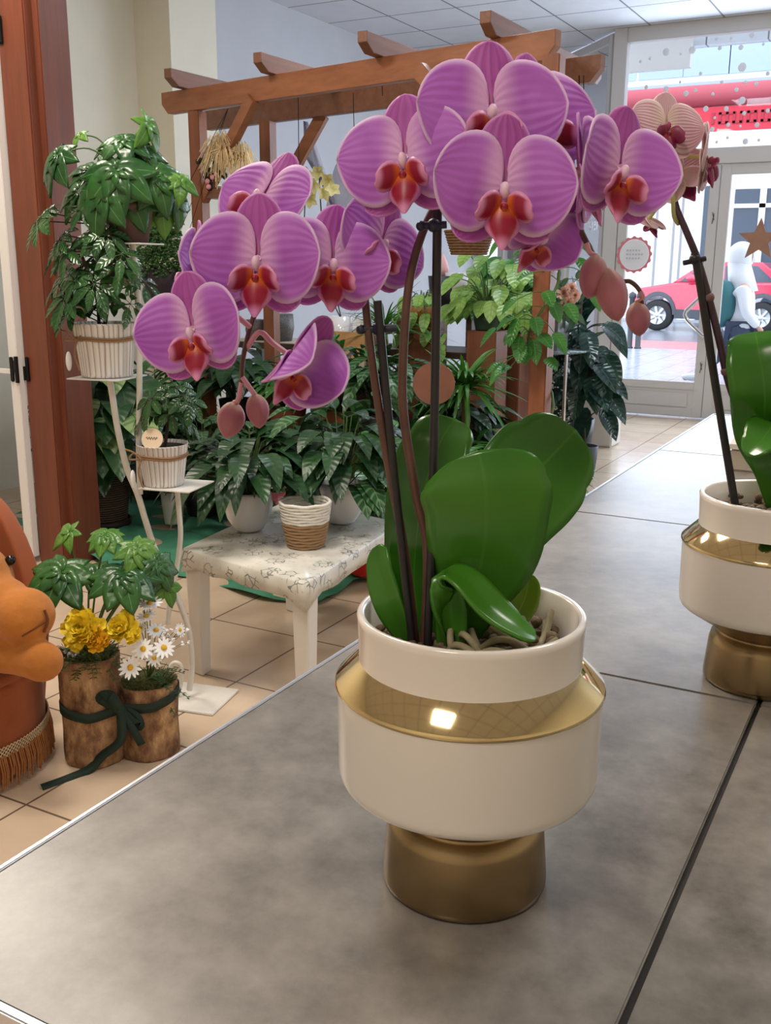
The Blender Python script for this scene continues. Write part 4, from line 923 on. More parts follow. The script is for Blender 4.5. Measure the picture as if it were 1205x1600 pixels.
for a in [(204, 1043, 19, -10, 15, .13, 'lowest daisy, facing front over the shorter log', 1), (224, 1014, 18, -5, 20, .11, 'daisy with big petals above the lowest one', 2), (256, 1012, 18, 25, 20, .09, 'rightmost of the big front-facing daisies', 3), (241, 1028, 14, 10, -5, .10, 'small daisy squeezed under the two middle ones', 4),
          (234, 943, 20, 5, 62, .05, 'highest daisy, seen from the side under the leaves', 5), (229, 963, 16, -10, 55, .05, 'second highest daisy, side-on', 6), (220, 982, 13, -30, 40, .04, 'bluish small daisy behind the yellow carnation', 7), (244, 985, 17, 15, 50, .02, 'shaded daisy in the middle of the bunch', 8), (281, 984, 12, 60, 10, .03, 'daisy reaching out to the right on a long stem', 9)]: daisy(*a)
t = thing('yellow_bud', 'small orange-yellow flower head above the highest daisy', 'flower', A3(224, 926, .04)); m = MB(); c_ = A3(224, 926, .04); m.ell(c_, (.016, .016, .013)); m.build('petals', mat('orange_flower', rgb(216, 150, 30), .8, bmp=.6, nscale=150), t)
MB().tube(spl([tuple(c_), tuple(c_+Vector((0, 0, -.06))), (LB.x, LB.y, hB)], 5), .0015, 5).build('stem', STEM, t)
# fern sprigs & gypsophila around the log tops
FERN = mat('fern_green', rgb(64, 92, 44), .7, noise_amt=.3, nscale=40); m = MB(); rnd = random.Random(12)
for k in range(34):
    b = Vector((LA.x, LA.y, hA)) if k % 3 else Vector((LB.x, LB.y, hB)); a = rnd.uniform(0, 6.28); L = rnd.uniform(.07, .13); d = Vector((math.cos(a), math.sin(a), rnd.uniform(-.4, .9))).normalized()
    if d.dot(Vector(HF)) > .3: d = -d; d.z = abs(d.z)
    pts = [b+d*L*t_+Vector((0, 0, -.5*L*t_*t_)) for t_ in [i/9 for i in range(10)]]; m.tube(pts, .0011, 4)
    for i in range(1, 10):
        for s in (-1, 1):
            e = (d.cross(Vector((0, 0, 1))).normalized()*s+d*.6).normalized(); blade(m, pts[i], e, (0, 0, 1), .026*(1-.05*i), .0035, .2, 0, None, 3, 1)
tag(m.build('fern_sprigs', FERN), 'loose fern and moss sprigs spilling around the two log rims', 'greenery', kind='stuff')
def sprig(px, py, lab, n, sp, seed, B=None):
    rnd = random.Random(seed); b = B or Vector((LB.x, LB.y, hB)); t = thing('white_filler_sprig', lab, 'flower', b, 'tiny white filler flowers'); ms, mf = MB(), MB()
    for k in range(n):
        e = A3(px+rnd.uniform(-sp, sp), py+rnd.uniform(-sp*.6, sp*.6), .06+rnd.uniform(-.01, .02)); ms.tube(spl([tuple(b), tuple((b+e)/2+Vector((0, 0, .02))), tuple(e)], 4), .0007, 4)
        for i in range(4): mf.ell(e+Vector((rnd.uniform(-.005, .005), rnd.uniform(-.005, .005), rnd.uniform(-.004, .004))), (.0038, .0038, .003), 6, 4)
    ms.build('stem', STEM, t); mf.build('flowers', WPET, t)
sprig(275, 995, 'sprig of tiny white flowers sticking out right of the daisies', 14, 22, 4); sprig(112, 1022, 'tiny white flowers under the left yellow carnation', 9, 12, 5, Vector((LA.x, LA.y, hA))); sprig(165, 998, 'tiny white flowers between the two yellow carnations', 4, 6, 6, Vector((LA.x, LA.y, hA)))

# ================================================================== WHITE METAL PLANT STAND
SM = mat('white_metal_paint', rgb(222, 220, 214), .4, noise_amt=.06, nscale=30)
S0 = atz(303, 1092, 0); st = thing('plant_stand', 'curly white metal plant stand with square foot and three small platforms', 'plant stand', S0)
def A4(px, py, off=0.): return atv(px, py, S0, off)
m = MB(); Mx = Matrix.Translation(S0) @ Matrix.Rotation(math.radians(12), 4, 'Z'); m.box((-.115, -.10, 0), (.115, .10, .007), 0, Mx, .002); m.build('foot_plate', SM, st)
def srod(pts, rp=4): 
    P = [A4(*p) for p in pts]; S = [Vector(s) for s in spl([tuple(p) for p in P], 8)]
    MB().tube(S, PX2M(rp, P[0]), 10).build('rod', SM, st)
srod([(296, 1078, -.0), (300, 1040, 0), (296, 990, 0), (282, 945, 0), (262, 900, 0), (243, 860, 0), (228, 815, 0), (215, 772, 0), (198, 730, 0), (184, 670, 0), (176, 620, 0), (171, 588, 0)], 4.6)
srod([(219, 772, 0), (217, 700, 0), (218, 600, 0), (217, 500, 0), (212, 430, 0), (207, 380, 0)], 4.4)
srod([(262, 975, 0), (266, 935, 0), (276, 890, 0), (282, 840, 0), (280, 800, 0), (276, 757, 0)], 4)
srod([(278, 1085, 0), (284, 1060, 0), (282, 1040, 0), (272, 1036, 0), (264, 1048, 0), (262, 1075, 0)], 3.6)
def plat(px, py, half):
    c = A4(px, py); MB().box((-half, -half, -.004), (half, half, 0), 0, Matrix.Translation(c) @ Matrix.Rotation(math.radians(12), 4, 'Z'), .001).build('platform', SM, st); return c
pT = plat(203, 380, .072); pM = plat(168, 588, .085); pL = plat(276, 757, .085)
BIRCH, n_, b_ = nt('whitewashed_bark'); v_ = tex(n_, 'UV', (1, 1, 1)); w_ = n_.nodes.new('ShaderNodeTexWave'); w_.inputs['Scale'].default_value = 5; w_.inputs['Distortion'].default_value = 9; w_.inputs['Detail'].default_value = 2
vm_ = tex(n_, 'UV', (2.2, .35, 1), (0, 0, .0)); n_.links.new(vm_, w_.inputs[0]); n_.links.new(ramp(n_, w_.outputs[0], [(.0, rgb(150, 132, 124)), (.09, rgb(216, 212, 210)), (1., rgb(232, 230, 230))]), b_.inputs['Base Color']); b_.inputs['Roughness'].default_value = .8; bump(n_, b_, w_.outputs[0], .4, .003)
TWINE = mat('jute_twine', rgb(150, 116, 84), .9, bmp=.5, nscale=90); TAGW = mat('pale_wood_tag', rgb(226, 206, 178), .6); INK = mat('dark_ink', rgb(70, 60, 58), .7)
def bucket(parent, c, rt, rb_, h, tagc=None):
    MB().lathe([(0, .002), (rb_, .002), (rb_*1.01, .01), (rt*.985, h*.97), (rt*1.01, h), (rt*.96, h), (rt*.93, h*.9), (0, h*.9)], 40, c).build('bucket', BIRCH, parent)
    MB().lathe([(rt*.955, h*.92), (rt*.5, h*.94), (0, h*.94)], 24, c).build('soil', SOIL, parent)
    m = MB(); z = h*.70; r = rb_+(rt-rb_)*.72
    for dz in (0, .006): m.tube([(c[0]+r*1.03*math.cos(a), c[1]+r*1.03*math.sin(a), c[2]+z+dz+.002*math.sin(3*a)) for a in [2*PI*k/48 for k in range(49)]], .0032, 6)
    k0 = Vector(c)-Vector(HF)*r*.8-rr*r*.72+Vector((0, 0, z)); 
    for s in (-1, 1): m.tube(spl([tuple(k0), tuple(k0+rr*.02*s+Vector((0, 0, .018))), tuple(k0+rr*.034*s+Vector((0, 0, 0))), tuple(k0)], 6), .003, 6)
    m.tube(spl([tuple(k0), tuple(k0-rr*.008-Vector(HF)*.006+Vector((0, 0, -.04))), tuple(k0+rr*.004-Vector(HF)*.006+Vector((0, 0, -.085)))], 5), .003, 6); m.tube(spl([tuple(k0), tuple(k0-rr*.02+Vector((0, 0, .02))), tuple(k0-rr*.045+Vector((0, 0, .03)))], 5), .003, 6)
    m.build('twine', TWINE, parent)['label'] = 'brown jute twine bow'
    MB().ell(k0-rr*.024-Vector(HF)*.012+Vector((0, 0, -.058)), (.006, .017, .028), 14, 10, Matrix.Rotation(.4, 3, 'Z')).build('heart_tag', mat('white_tag', rgb(232, 232, 230), .5), parent)
def stalk(mb, a, b, r, sag=.02): mb.tube(spl([tuple(a), tuple((Vector(a)+Vector(b))/2+Vector((0, 0, sag))), tuple(b)], 5), r, 5)
# big schefflera
sc = thing('schefflera', 'bushy schefflera in a whitewashed bucket on the middle platform of the stand', 'potted plant', pM)
bk_h = .158; bucket(sc, pM, .092, .074, bk_h)
m = MB(); ms = MB(); rnd = random.Random(21); b0 = pM+Vector((.0, 0, bk_h*.9)); b1 = A4(160, 400)
trk = [Vector(s) for s in spl([tuple(b0), tuple(A4(168, 470)), tuple(A4(163, 420)), tuple(A4(150, 350))], 8)]; ms.tube(trk, .006, 7)
ms.tube(spl([tuple(b0+Vector((-.02, 0, 0))), tuple(A4(150, 460, .03)), tuple(A4(128, 400, .03))], 6), .005, 6)
for k in range(44):
    a = rnd.uniform(0, 6.28); q = rnd.random()**.5; px = 146+math.cos(a)*q*72+(18 if rnd.random() < .3 else 0); py = 408+math.sin(a)*q*92; c_ = A4(px, py, rnd.uniform(-.12, .12))
    if k < 4: c_ = A4((72, 58, 92, 225)[k], (330, 345, 375, 440)[k], .03)
    src = min(trk, key=lambda t_: (t_-c_-Vector((0, 0, -.03))).length); stalk(ms, src, c_, .002, .0); n_ = (c_-src).normalized()+Vector((0, 0, .8))-Vector(HF)*.5
    whorl(m, c_, n_, rnd.uniform(.062, .088), rnd.choice((6, 7, 8)), rnd)
m.build('foliage', SCH, sc); ms.build('stems', STEMB, sc)
# small schefflera
s2 = thing('schefflera', 'small schefflera in a whitewashed bucket with round wooden tag on the lowest platform', 'potted plant', pL)
c2 = pL+rr*-.038; bk2 = .128; bucket(s2, c2, .078, .06, bk2)
m = MB(); ms = MB(); b0 = c2+Vector((.01, 0, bk2*.9)); trk = [Vector(s) for s in spl([tuple(b0), tuple(A4(262, 660)), tuple(A4(262, 615))], 8)]; ms.tube(trk, .005, 6)
for k in range(20):
    a = rnd.uniform(0, 6.28); q = rnd.random()**.5; c_ = A4(266+math.cos(a)*q*44, 640+math.sin(a)*q*44, rnd.uniform(-.07, .07)); src = min(trk, key=lambda t_: (t_-c_).length); stalk(ms, src, c_, .0018, .0)
    whorl(m, c_, (c_-src).normalized()+Vector((0, 0, .8))-Vector(HF)*.6, rnd.uniform(.05, .066), 6, rnd, .24)
m.build('foliage', SCH, s2); ms.build('stems', STEMB, s2)
tg = thing('round_wood_tag', 'round pale wooden tag with dark script stuck in the small bucket', 'tag', A4(238, 686, .055)); c_ = A4(238, 686, .062); F_ = frame_for(nhint(-5, 5)); m = MB()
m.grid([[c_+F_ @ Vector((r*math.cos(a), r*math.sin(a), z)) for a in [2*PI*k/32 for k in range(32)]] for r, z in ((.0001, .002), (PX2M(17, c_), .002), (PX2M(17, c_), -.002), (.0001, -.002))], closed=True, sm=False); m.build('disc', TAGW, tg)
m = MB(); m.tube([c_+F_ @ Vector((-.018+.0018*i, .004*math.sin(i*1.5)+.002, .003)) for i in range(20)], .0008, 4); m.build('lettering', INK, tg)
MB().beam(c_+F_ @ Vector((0, 0, 0)), c_+Vector((0, 0, -.09))+Vector(HF)*.01, .006, .002).build('stick', TAGW, tg)
# fatsia on the top platform
f3 = thing('stand_fatsia', 'large glossy fatsia in a brown pot on the top platform of the stand', 'potted plant', pT)
cT = Vector(pT); TERR = mat('brown_pot', rgb(96, 66, 62), .6); MB().lathe([(0, .001), (.052, .001), (.070, .095), (.074, .098), (.074, .112), (.068, .112), (.064, .1), (0, .1)], 32, cT).build('pot', TERR, f3)
MB().lathe([(.066, .1), (0, .106)], 20, cT).build('soil', SOIL, f3)
hb_ = cT+Vector((0, 0, .1)); top = A4(190, 250)
MB().tube(spl([tuple(hb_), tuple((hb_+top)/2+rr*.01), tuple(top)], 6), .006, 7).build('stem', STEMB, f3)
for k, (px, py, rp, ya, pi_, ro, lo, ma, off) in enumerate([
    (180, 266, 66, 0, 12, 6, 7, FAT, .08), (157, 300, 60, -15, 8, -8, 7, FAT, .09), (192, 217, 44, 5, 40, 10, 7, FAT, .02), (215, 232, 42, 20, 35, 30, 7, FAT, .0), (88, 243, 52, -40, 20, -6, 7, FAT, .06),
    (282, 283, 34, 30, 15, -10, 5, FATL, .0), (243, 275, 54, 30, 10, 14, 7, FAT, .03), (232, 196, 44, 62, 10, 26, 5, FATL, .0), (124, 210, 22, -35, 30, 0, 5, FATL, .0), (120, 300, 44, -30, 25, -60, 7, FAT, .02),
    (200, 300, 52, 15, 8, 22, 7, FAT, .05), (250, 315, 48, 30, 0, 8, 7, FATL, -.06), (165, 232, 36, -20, 35, 170, 5, FAT, -.02), (140, 265, 40, -10, 40, -90, 7, FAT, -.05), (276, 315, 40, 55, 0, 10, 5, FAT, -.08)]):
    c_ = A4(px, py, off); m = MB(); palmate(m, c_, nhint(ya, pi_), PX2M(rp, c_)*1.22, math.radians(ro), lo, random.Random(50+k), sag=.32); o = solid(m.build('leaf', ma, f3), .0008)
    s = hb_.lerp(top, .25+.75*rnd.random()); MB().tube(spl([tuple(s), tuple((s+c_)/2+Vector((0, 0, .04))), tuple(c_)], 6), .0024, 6).build('leaf_stalk', STEM, o)
# ================================================================== TABLE WITH PATTERNED CLOTH
TZ = .45
C1 = Vector((-2.113, 2.483)); C3 = Vector((-1.548, 2.363)); SD_ = Vector((-.09, .78)); C2 = C3+SD_; C0 = C1+SD_
WHP = mat('white_plastic', rgb(222, 218, 212), .45)
tb = thing('side_table', 'low white plastic table with tapered legs under a patterned cloth', 'table', (-1.87, 2.81, 0))
def quadbox(mb, cs, z0, z1, mi=0, taper=0.):
    cen = sum((Vector(c) for c in cs), Vector((0, 0)))/4
    vs = [(*(cen+(Vector(c)-cen)*(1-taper)), z0) for c in cs]+[(*c, z1) for c in cs]
    mb.add(vs, [(3, 2, 1, 0), (4, 5, 6, 7), (0, 1, 5, 4), (1, 2, 6, 5), (2, 3, 7, 6), (3, 0, 4, 7)], None, mi, False)
cen = (C1+C2+C3+C0)/4; ins = lambda c, f: cen+(c-cen)*f
m = MB(); quadbox(m, [ins(c, .965) for c in (C1, C3, C2, C0)], TZ-.05, TZ-.004); o = m.build('table_top', WHP, tb)
e1_ = (C3-C1).normalized(); e2_ = SD_.normalized()
for c in (C1, C3, C2, C0):
    p = ins(c, .88); m = MB(); q = [p+(e1_*a+e2_*b)*.036 for a, b in ((-1, -1), (1, -1), (1, 1), (-1, 1))]
    quadbox(m, q, 0, TZ-.048, 0, .25); o = m.build('leg', WHP, tb); bv = o.modifiers.new('bevel', 'BEVEL'); bv.width = .006; bv.segments = 2
CLO, n_, b_ = nt('patterned_oilcloth'); v_ = tex(n_, scale=(1, 1, 1)); f1 = noise(n_, v_, 9, 2); f2 = noise(n_, v_, 42, 4, .7)
vo = n_.nodes.new('ShaderNodeTexVoronoi'); vo.feature = 'DISTANCE_TO_EDGE'; vo.inputs['Scale'].default_value = 38; n_.links.new(v_, vo.inputs['Vector'])
v2 = n_.nodes.new('ShaderNodeTexVoronoi'); v2.inputs['Scale'].default_value = 13; n_.links.new(v_, v2.inputs['Vector'])
mk = math_(n_, 'MULTIPLY', math_(n_, 'LESS_THAN', vo.outputs[0], .055), math_(n_, 'LESS_THAN', v2.outputs[0], .46))
base_ = ramp(n_, f1, [(.35, rgb(200, 198, 188)), (.65, rgb(222, 220, 212))]); c_ = mixc(n_, math_(n_, 'MULTIPLY', mk, .75), base_, rgb(84, 92, 90))
c_ = mixc(n_, math_(n_, 'MULTIPLY', math_(n_, 'GREATER_THAN', f2, .62), .35), c_, rgb(120, 128, 120)); n_.links.new(c_, b_.inputs['Base Color']); b_.inputs['Roughness'].default_value = .28
m = MB(); ring = []; cs = [C1, C3, C2, C0]; rnd = random.Random(5)
edge = []
for i in range(4):
    a, b = cs[i], cs[(i+1) % 4]
    for k in range(14): edge.append(a.lerp(b, k/14))
ne = len(edge); P = []
for f_, z, wv in ((.0, TZ, 0), (.5, TZ, 0), (.985, TZ, 0), (1., TZ-.006, 0), (1.012, TZ-.03, .004), (1.015, TZ-.062, .010)):
    row = []
    for k, c in enumerate(edge):
        q = cen+(c-cen)*(f_+wv*math.sin(k*1.9)*1.2); near = min((k % 14), 14-(k % 14)); dz = -.022*max(0, 1-near/2) if z < TZ-.05 else 0
        row.append((q.x, q.y, z+dz+.004*math.sin(k*1.3)*(z < TZ-.05)))
    P.append(row)
m.grid(P, closed=True); cl = solid(m.build('tablecloth', CLO), .0015, 1.)
tag(cl, 'cream oilcloth with grey printed motifs hanging over the edges of the white table', 'tablecloth')
GLZ = mat('glossy_white_glaze', rgb(228, 230, 236), .12, coat=.5)
ZT = TZ+.002
def T5(px, py): return atz(px, py, ZT)
def lance_plant(t, c, n, H, sp, L, w, ma, seed, droop=.55, stem_ma=STEM, up=.9, cone=1., stems=True):
    rnd = random.Random(seed); m = MB(); ms = MB(); c = Vector(c)
    for k in range(n):
        a = rnd.uniform(0, 2*PI); q = rnd.random()**.6; h = H*(.35+.65*rnd.random())*(1-.35*q); e = c+Vector((math.cos(a)*sp*q*.65, math.sin(a)*sp*q*.65, h*.75))
        if stems: stalk(ms, c+Vector((math.cos(a), math.sin(a), 0))*.015, e, .0022, .03)
        d = Vector((math.cos(a), math.sin(a), rnd.uniform(.1, up)*(1.2-q))).normalized(); blade(m, e, d, (0, 0, 1), L*rnd.uniform(.75, 1.15), w*rnd.uniform(.85, 1.1), droop*rnd.uniform(.6, 1.3), .25, None, 8, 2)
    m.build('foliage', ma, t); 
    if stems: ms.build('stems', stem_ma, t)
for i, (px, py, lab, seed, ma) in enumerate([(389, 836, 'peace lily in a round white pot on the left of the patterned table', 31, DARKL), (534, 824, 'peace lily in a round white pot on the right rear of the patterned table', 32, DARKL)]):
    c = T5(px, py-8); r = PX2M((38, 38)[i], c); t = thing('potted_peace_lily', lab, 'potted plant', c, 'peace lilies on the table')
    MB().lathe([(0, .001), (r*.5, .001), (r*.62, r*.12), (r*.88, r*.55), (r*1.0, r*1.05), (r*.95, r*1.55), (r*.90, r*1.68), (r*.84, r*1.66), (r*.88, r*1.5), (0, r*1.45)], 48, c).build('pot', GLZ, t)
    MB().lathe([(r*.87, r*1.47), (0, r*1.52)], 20, c).build('soil', SOIL, t); b = c+Vector((0, 0, r*1.45))
    lance_plant(t, b, 85, .34 if i == 0 else .42, .27, .17, .036, ma, seed, .75)
    if i == 1:
        m = MB(); rnd = random.Random(9)
        for k in range(22):
            a = rnd.uniform(0, 6.28); e = b+Vector((math.cos(a)*.16, math.sin(a)*.14, rnd.uniform(.02, .36))); blade(m, e, (math.cos(a), math.sin(a), .1), (0, 0, 1), .17, .042, .6, .2, None, 8, 2, 0, .1)
        m.build('striped_leaves', VARL, t)['label'] = 'leaves with pale silvery stripes'
# woven basket
c = T5(478, 852); r = PX2M(39, c); bkt = thing('woven_basket', 'small woven basket, white rim over natural straw, on the front of the patterned table', 'basket', c)
ROPE, n_, b_ = nt('seagrass_weave'); v_ = tex(n_, 'UV', (1, 1, 1)); w_ = n_.nodes.new('ShaderNodeTexWave'); w_.inputs['Scale'].default_value = 11; w_.inputs['Distortion'].default_value = .6; w_.bands_direction = 'DIAGONAL'
n_.links.new(tex(n_, 'UV', (3.2, .6, 1)), w_.inputs[0]); n_.links.new(ramp(n_, w_.outputs[0], [(0, rgb(140, 100, 66)), (.5, rgb(190, 150, 108)), (1, rgb(214, 180, 138))]), b_.inputs['Base Color']); b_.inputs['Roughness'].default_value = .85; bump(n_, b_, w_.outputs[0], .6, .004)
def coils(mb, z0, z1, n, rf):
    for k in range(n):
        z = z0+(z1-z0)*(k+.5)/n; h = (z1-z0)/n/2
        mb.tube([(c.x+rf(z)*math.cos(a), c.y+rf(z)*math.sin(a), c.z+z+.0015*math.sin(a*7+k*2)) for a in [2*PI*i/40 for i in range(41)]], h*1.15, 8)
hb2 = r*1.85; rf = lambda z: r*(.66+.34*(z/hb2)**.7)
m = MB(); coils(m, .0, hb2*.55, 8, rf); m.lathe([(0, .004), (rf(0)*.98, .004)], 32, c); m.build('base', ROPE, bkt)
m = MB(); coils(m, hb2*.55, hb2, 7, rf); m.build('rim', mat('white_rope', rgb(222, 220, 212), .85, noise_amt=.05, nscale=80, bmp=.2), bkt)['label'] = 'white painted upper coils'
MB().lathe([(rf(.05)*.9, hb2*.62), (0, hb2*.66)], 24, c).build('lining', mat('grey_filling', rgb(150, 142, 134), .9, noise_amt=.3, nscale=70), bkt)

# ================================================================== GREEN CLOTH AND FLOOR POTS
GCL = mat('green_felt', rgb(64, 132, 104), .8, noise_amt=.2, nscale=7); m = MB(); P = []; rnd = random.Random(8)
for i in range(30):
    row = []
    for j in range(40):
        x = -4.4+2.3*j/39; y = 3.28+1.3*i/29+.05*math.sin(j*.5); row.append((x, y, .012+.012*math.sin(j*.8+i*.35)+.010*math.sin(i*1.1-j*.3)))
    P.append(row)
m.grid(P); tag(solid(m.build('green_cloth', GCL), .002), 'wrinkled green cloth spread on the floor under the potted plants', 'cloth')
RAT, n_, b_ = nt('dark_wicker'); w_ = n_.nodes.new('ShaderNodeTexWave'); w_.bands_direction = 'Z'; w_.inputs['Scale'].default_value = 26; w_.inputs['Distortion'].default_value = 1.5; n_.links.new(tex(n_), w_.inputs[0])
n_.links.new(ramp(n_, w_.outputs[0], [(0, rgb(44, 32, 26)), (.6, rgb(96, 74, 58)), (1, rgb(124, 98, 78))]), b_.inputs['Base Color']); b_.inputs['Roughness'].default_value = .7; bump(n_, b_, w_.outputs[0], .8, .008)
def pot_(t, c, rb_, rt, h, ma, name='pot'):
    MB().lathe([(0, .001), (rb_, .001), (rb_*1.02, .01), ((rb_+rt)/2*1.03, h*.5), (rt, h), (rt*.93, h), (rt*.9, h*.9), (0, h*.9)], 40, c).build(name, ma, t)
    MB().lathe([(rt*.92, h*.91), (0, h*.94)], 20, c).build('soil', SOIL, t); return Vector((c[0], c[1], c[2]+h*.9))
def on_floor(px, Y): return spot(px, Y, .026)
c = on_floor(162, 3.78); r = PX2M(45, c); t = thing('potted_alocasia', 'big pale-leaved plant in a large brown wicker pot behind the stand', 'potted plant', c)
b = pot_(t, c, r*.8, r*1.0, PX2M(98, c), RAT); m = MB(); MB().lathe([(0, -.0), (r*.93, 0), (r*.98, .03), (r*.9, .035)], 32, c).build('saucer', mat('dark_saucer', rgb(46, 36, 32), .6), t)
m = MB(); ms = MB(); mp = MB(); rnd = random.Random(61)
def heart(v): return (math.sin(PI*(.16+.84*v))**.8)*(1 if v > .02 else .8) if v < 1 else 0
for k in range(46):
    px = rnd.uniform(108, 225); py = rnd.uniform(575, 715); off = rnd.uniform(-.12, .25); e = atv(px, py, c, off); stalk(ms, b, e, .004, .02); a = rnd.uniform(-.8, .8)
    d = (e-b); d.z = rnd.uniform(-.2, .2); d = d.normalized()-Vector(HF)*.6; (blade(mp if k % 4 == 0 else m, e, d, (0, 0, 1), .24*rnd.uniform(.7, 1.1), .075, .6, .15, heart, 8, 2))
for px, py in ((130, 625), (200, 640), (120, 585)):
    e = atv(px, py, c, .3); stalk(ms, b, e, .005, .05); blade(mp, e, Vector(HF)*-.5+rr*(.4 if px > 150 else -.2)+Vector((0, 0, -.2)), (0, 0, 1), .26, .095, .3, .1, heart, 8, 2)
m.build('foliage', DARKL, t); mp.build('pale_leaves', ALOC, t)['label'] = 'pale leaves with dark veins'; ms.build('stems', STEM, t)
c = on_floor(272, 3.98); t = thing('small_white_pot', 'slim white pot with a dark plant standing on the green cloth below the small bucket', 'potted plant', c)
b = pot_(t, c, PX2M(14, c), PX2M(19, c), PX2M(52, c), mat('matt_white', rgb(196, 198, 198), .6)); lance_plant(t, b, 24, .2, .13, .10, .02, DARKL, 5)

# ================================================================== PLANT BENCH AND THE JUNGLE ON IT
DW = wood_mat('dark_bench_wood', rgb(52, 38, 30), rgb(78, 58, 44), 0)
def bench(name, label, x0, x1, y0, y1, z):
    t = thing(name, label, 'bench', ((x0+x1)/2, (y0+y1)/2, 0)); m = MB(); m.box((x0, y0, z-.04), (x1, y1, z), bev=.004); m.build('top', DW, t)
    for x in (x0+.04, x1-.04):
        for y in (y0+.04, y1-.04): MB().box((x-.025, y-.025, 0), (x+.025, y+.025, z-.041)).build('leg', DW, t)
    return z
ZB1 = bench('plant_bench', 'dark wooden plant bench behind the patterned table', -3.9, -1.95, 4.5, 5.0, .42)
ZB2 = bench('plant_bench', 'taller dark wooden bench at the back under the crates', -4.3, -2.2, 5.55, 6.0, .85)
POTB = mat('black_plastic', rgb(34, 34, 38), .5); POTG = mat('dark_green_pot', rgb(32, 56, 44), .5); POTO = mat('orange_brown_planter', rgb(170, 104, 54), .6, noise_amt=.1); POTR = mat('red_pot', rgb(196, 30, 30), .3); POTT = mat('terracotta', rgb(150, 84, 56), .8)
def jungle(kind, label, px, Y, z, pr, ph, pma, H, sp, n, L, w, ma, seed, droop=.6, name='potted_plant', off=0):
    c = spot(px, Y, z+.001); t = thing(name, label, 'potted plant', c); b = pot_(t, c, pr*.75, pr, ph, pma); lance_plant(t, b, n, H, sp, L, w, ma, seed, droop); return t, b
J = [
 ('calathea with silvery feathered leaves below the left orchid buds', 318, 4.2, .03, .11, .16, POTB, .60, .30, 70, .20, .042, VARL, 71),
 ('dark leafy plant in a black pot right behind the left peace lily', 400, 4.0, .03, .12, .2, POTB, .58, .34, 80, .22, .045, DARKL, 72),
 ('broad-leaved plant in a black pot behind the woven basket', 480, 4.1, .03, .12, .2, POTB, .66, .34, 80, .24, .05, DARKL, 73),
 ('tall bushy green plant in the bright red pot behind the table', 578, 3.72, .03, .115, .26, POTR, .50, .34, 70, .22, .05, VARL, 74),
 ('dense green plant filling the gap left of the brown disc', 622, 4.1, .03, .12, .2, POTB, .62, .3, 70, .22, .045, MIDL, 75),
 ('mid-green feathery plant at the left end of the dark bench', 306, 4.8, .42, .10, .15, POTT, .42, .28, 70, .16, .03, MIDL, 76),
 ('dark broad-leaved plant on the bench under the drooping flower', 372, 4.8, .42, .11, .16, POTB, .46, .3, 70, .20, .05, DARKL, 77),
 ('bright green small-leaved plant in the middle of the bench', 450, 4.75, .42, .11, .14, POTT, .40, .3, 130, .09, .02, MIDL, 78),
 ('upright long-leaved green plant on the bench under the wooden crate', 530, 4.75, .42, .12, .16, POTT, .62, .3, 80, .30, .032, MIDL, 79),
 ('striped calathea on the bench behind the brown flower spike', 596, 4.75, .42, .12, .16, POTB, .55, .3, 80, .22, .05, VARL, 80),
 ('dark fern-like plant at the back of the floor behind the wicker pot', 232, 4.4, .03, .12, .2, POTB, .75, .36, 90, .24, .04, DARKL, 81),
 ('green bushy plant in the shade beside the pergola post', 262, 4.75, .0, .12, .2, POTB, .85, .34, 90, .24, .045, MIDL, 82),
 ('dark leafy plant near the wall behind the big schefflera', 165, 4.3, .0, .12, .2, POTB, .95, .36, 90, .26, .05, DARKL, 83),
 ('leafy plant on the floor right of the red pot', 655, 4.2, .0, .12, .2, POTB, .5, .34, 80, .26, .04, STRP, 84),
 ('dark green plant at the foot of the tall strap-leaved palm', 700, 4.9, .0, .12, .2, POTB, .75, .4, 90, .28, .045, DARKL, 85),
 ('low green fern with arching fronds right of the palm trunk', 790, 4.5, .0, .12, .2, POTT, .60, .4, 120, .26, .022, MIDL, 86),
 ('pale-flecked groundcover plant beside the steel table legs', 826, 4.9, .0, .11, .18, POTB, .5, .3, 80, .15, .03, VARL, 87),
 ('dark shrub standing behind the steel-legged glass table', 800, 7.2, .0, .14, .24, POTB, 1.0, .45, 110, .26, .045, BLUEL, 88),
 ('tall dark plant against the bay window behind the glass table', 838, 7.1, .0, .14, .24, POTB, 1.2, .4, 110, .26, .04, BLUEL, 89)]
for (lab, px, Y, z, pr, ph, pma, H, sp, n, L, w, ma, sd) in J: jungle(0, lab, px, Y, z, pr, ph, pma, H, sp, n, L, w, ma, sd)
# croton-like burgundy and ochre plant
c = spot(440, 3.62, .03); t = thing('potted_croton', 'small burgundy and ochre plant between the left peace lily and the basket', 'potted plant', c); b = pot_(t, c, .06, .08, .12, mat('grey_pot', rgb(170, 166, 160), .6))
lance_plant(t, b, 46, .42, .16, .11, .03, leaf_mat('burgundy_leaf', rgb(74, 22, 36), rgb(100, 36, 44), rgb(130, 60, 60), .4), 91); m = MB()
for px, py in ((434, 742), (446, 752), (300, 590)): blade(m, atv(px if px > 400 else 436, py if px > 400 else 730, c, .06), rr+Vector((0, 0, .2)), (0, 0, 1), .10, .028, .4)
m.build('ochre_leaves', mat('ochre_leaf', rgb(196, 150, 40), .5), t)
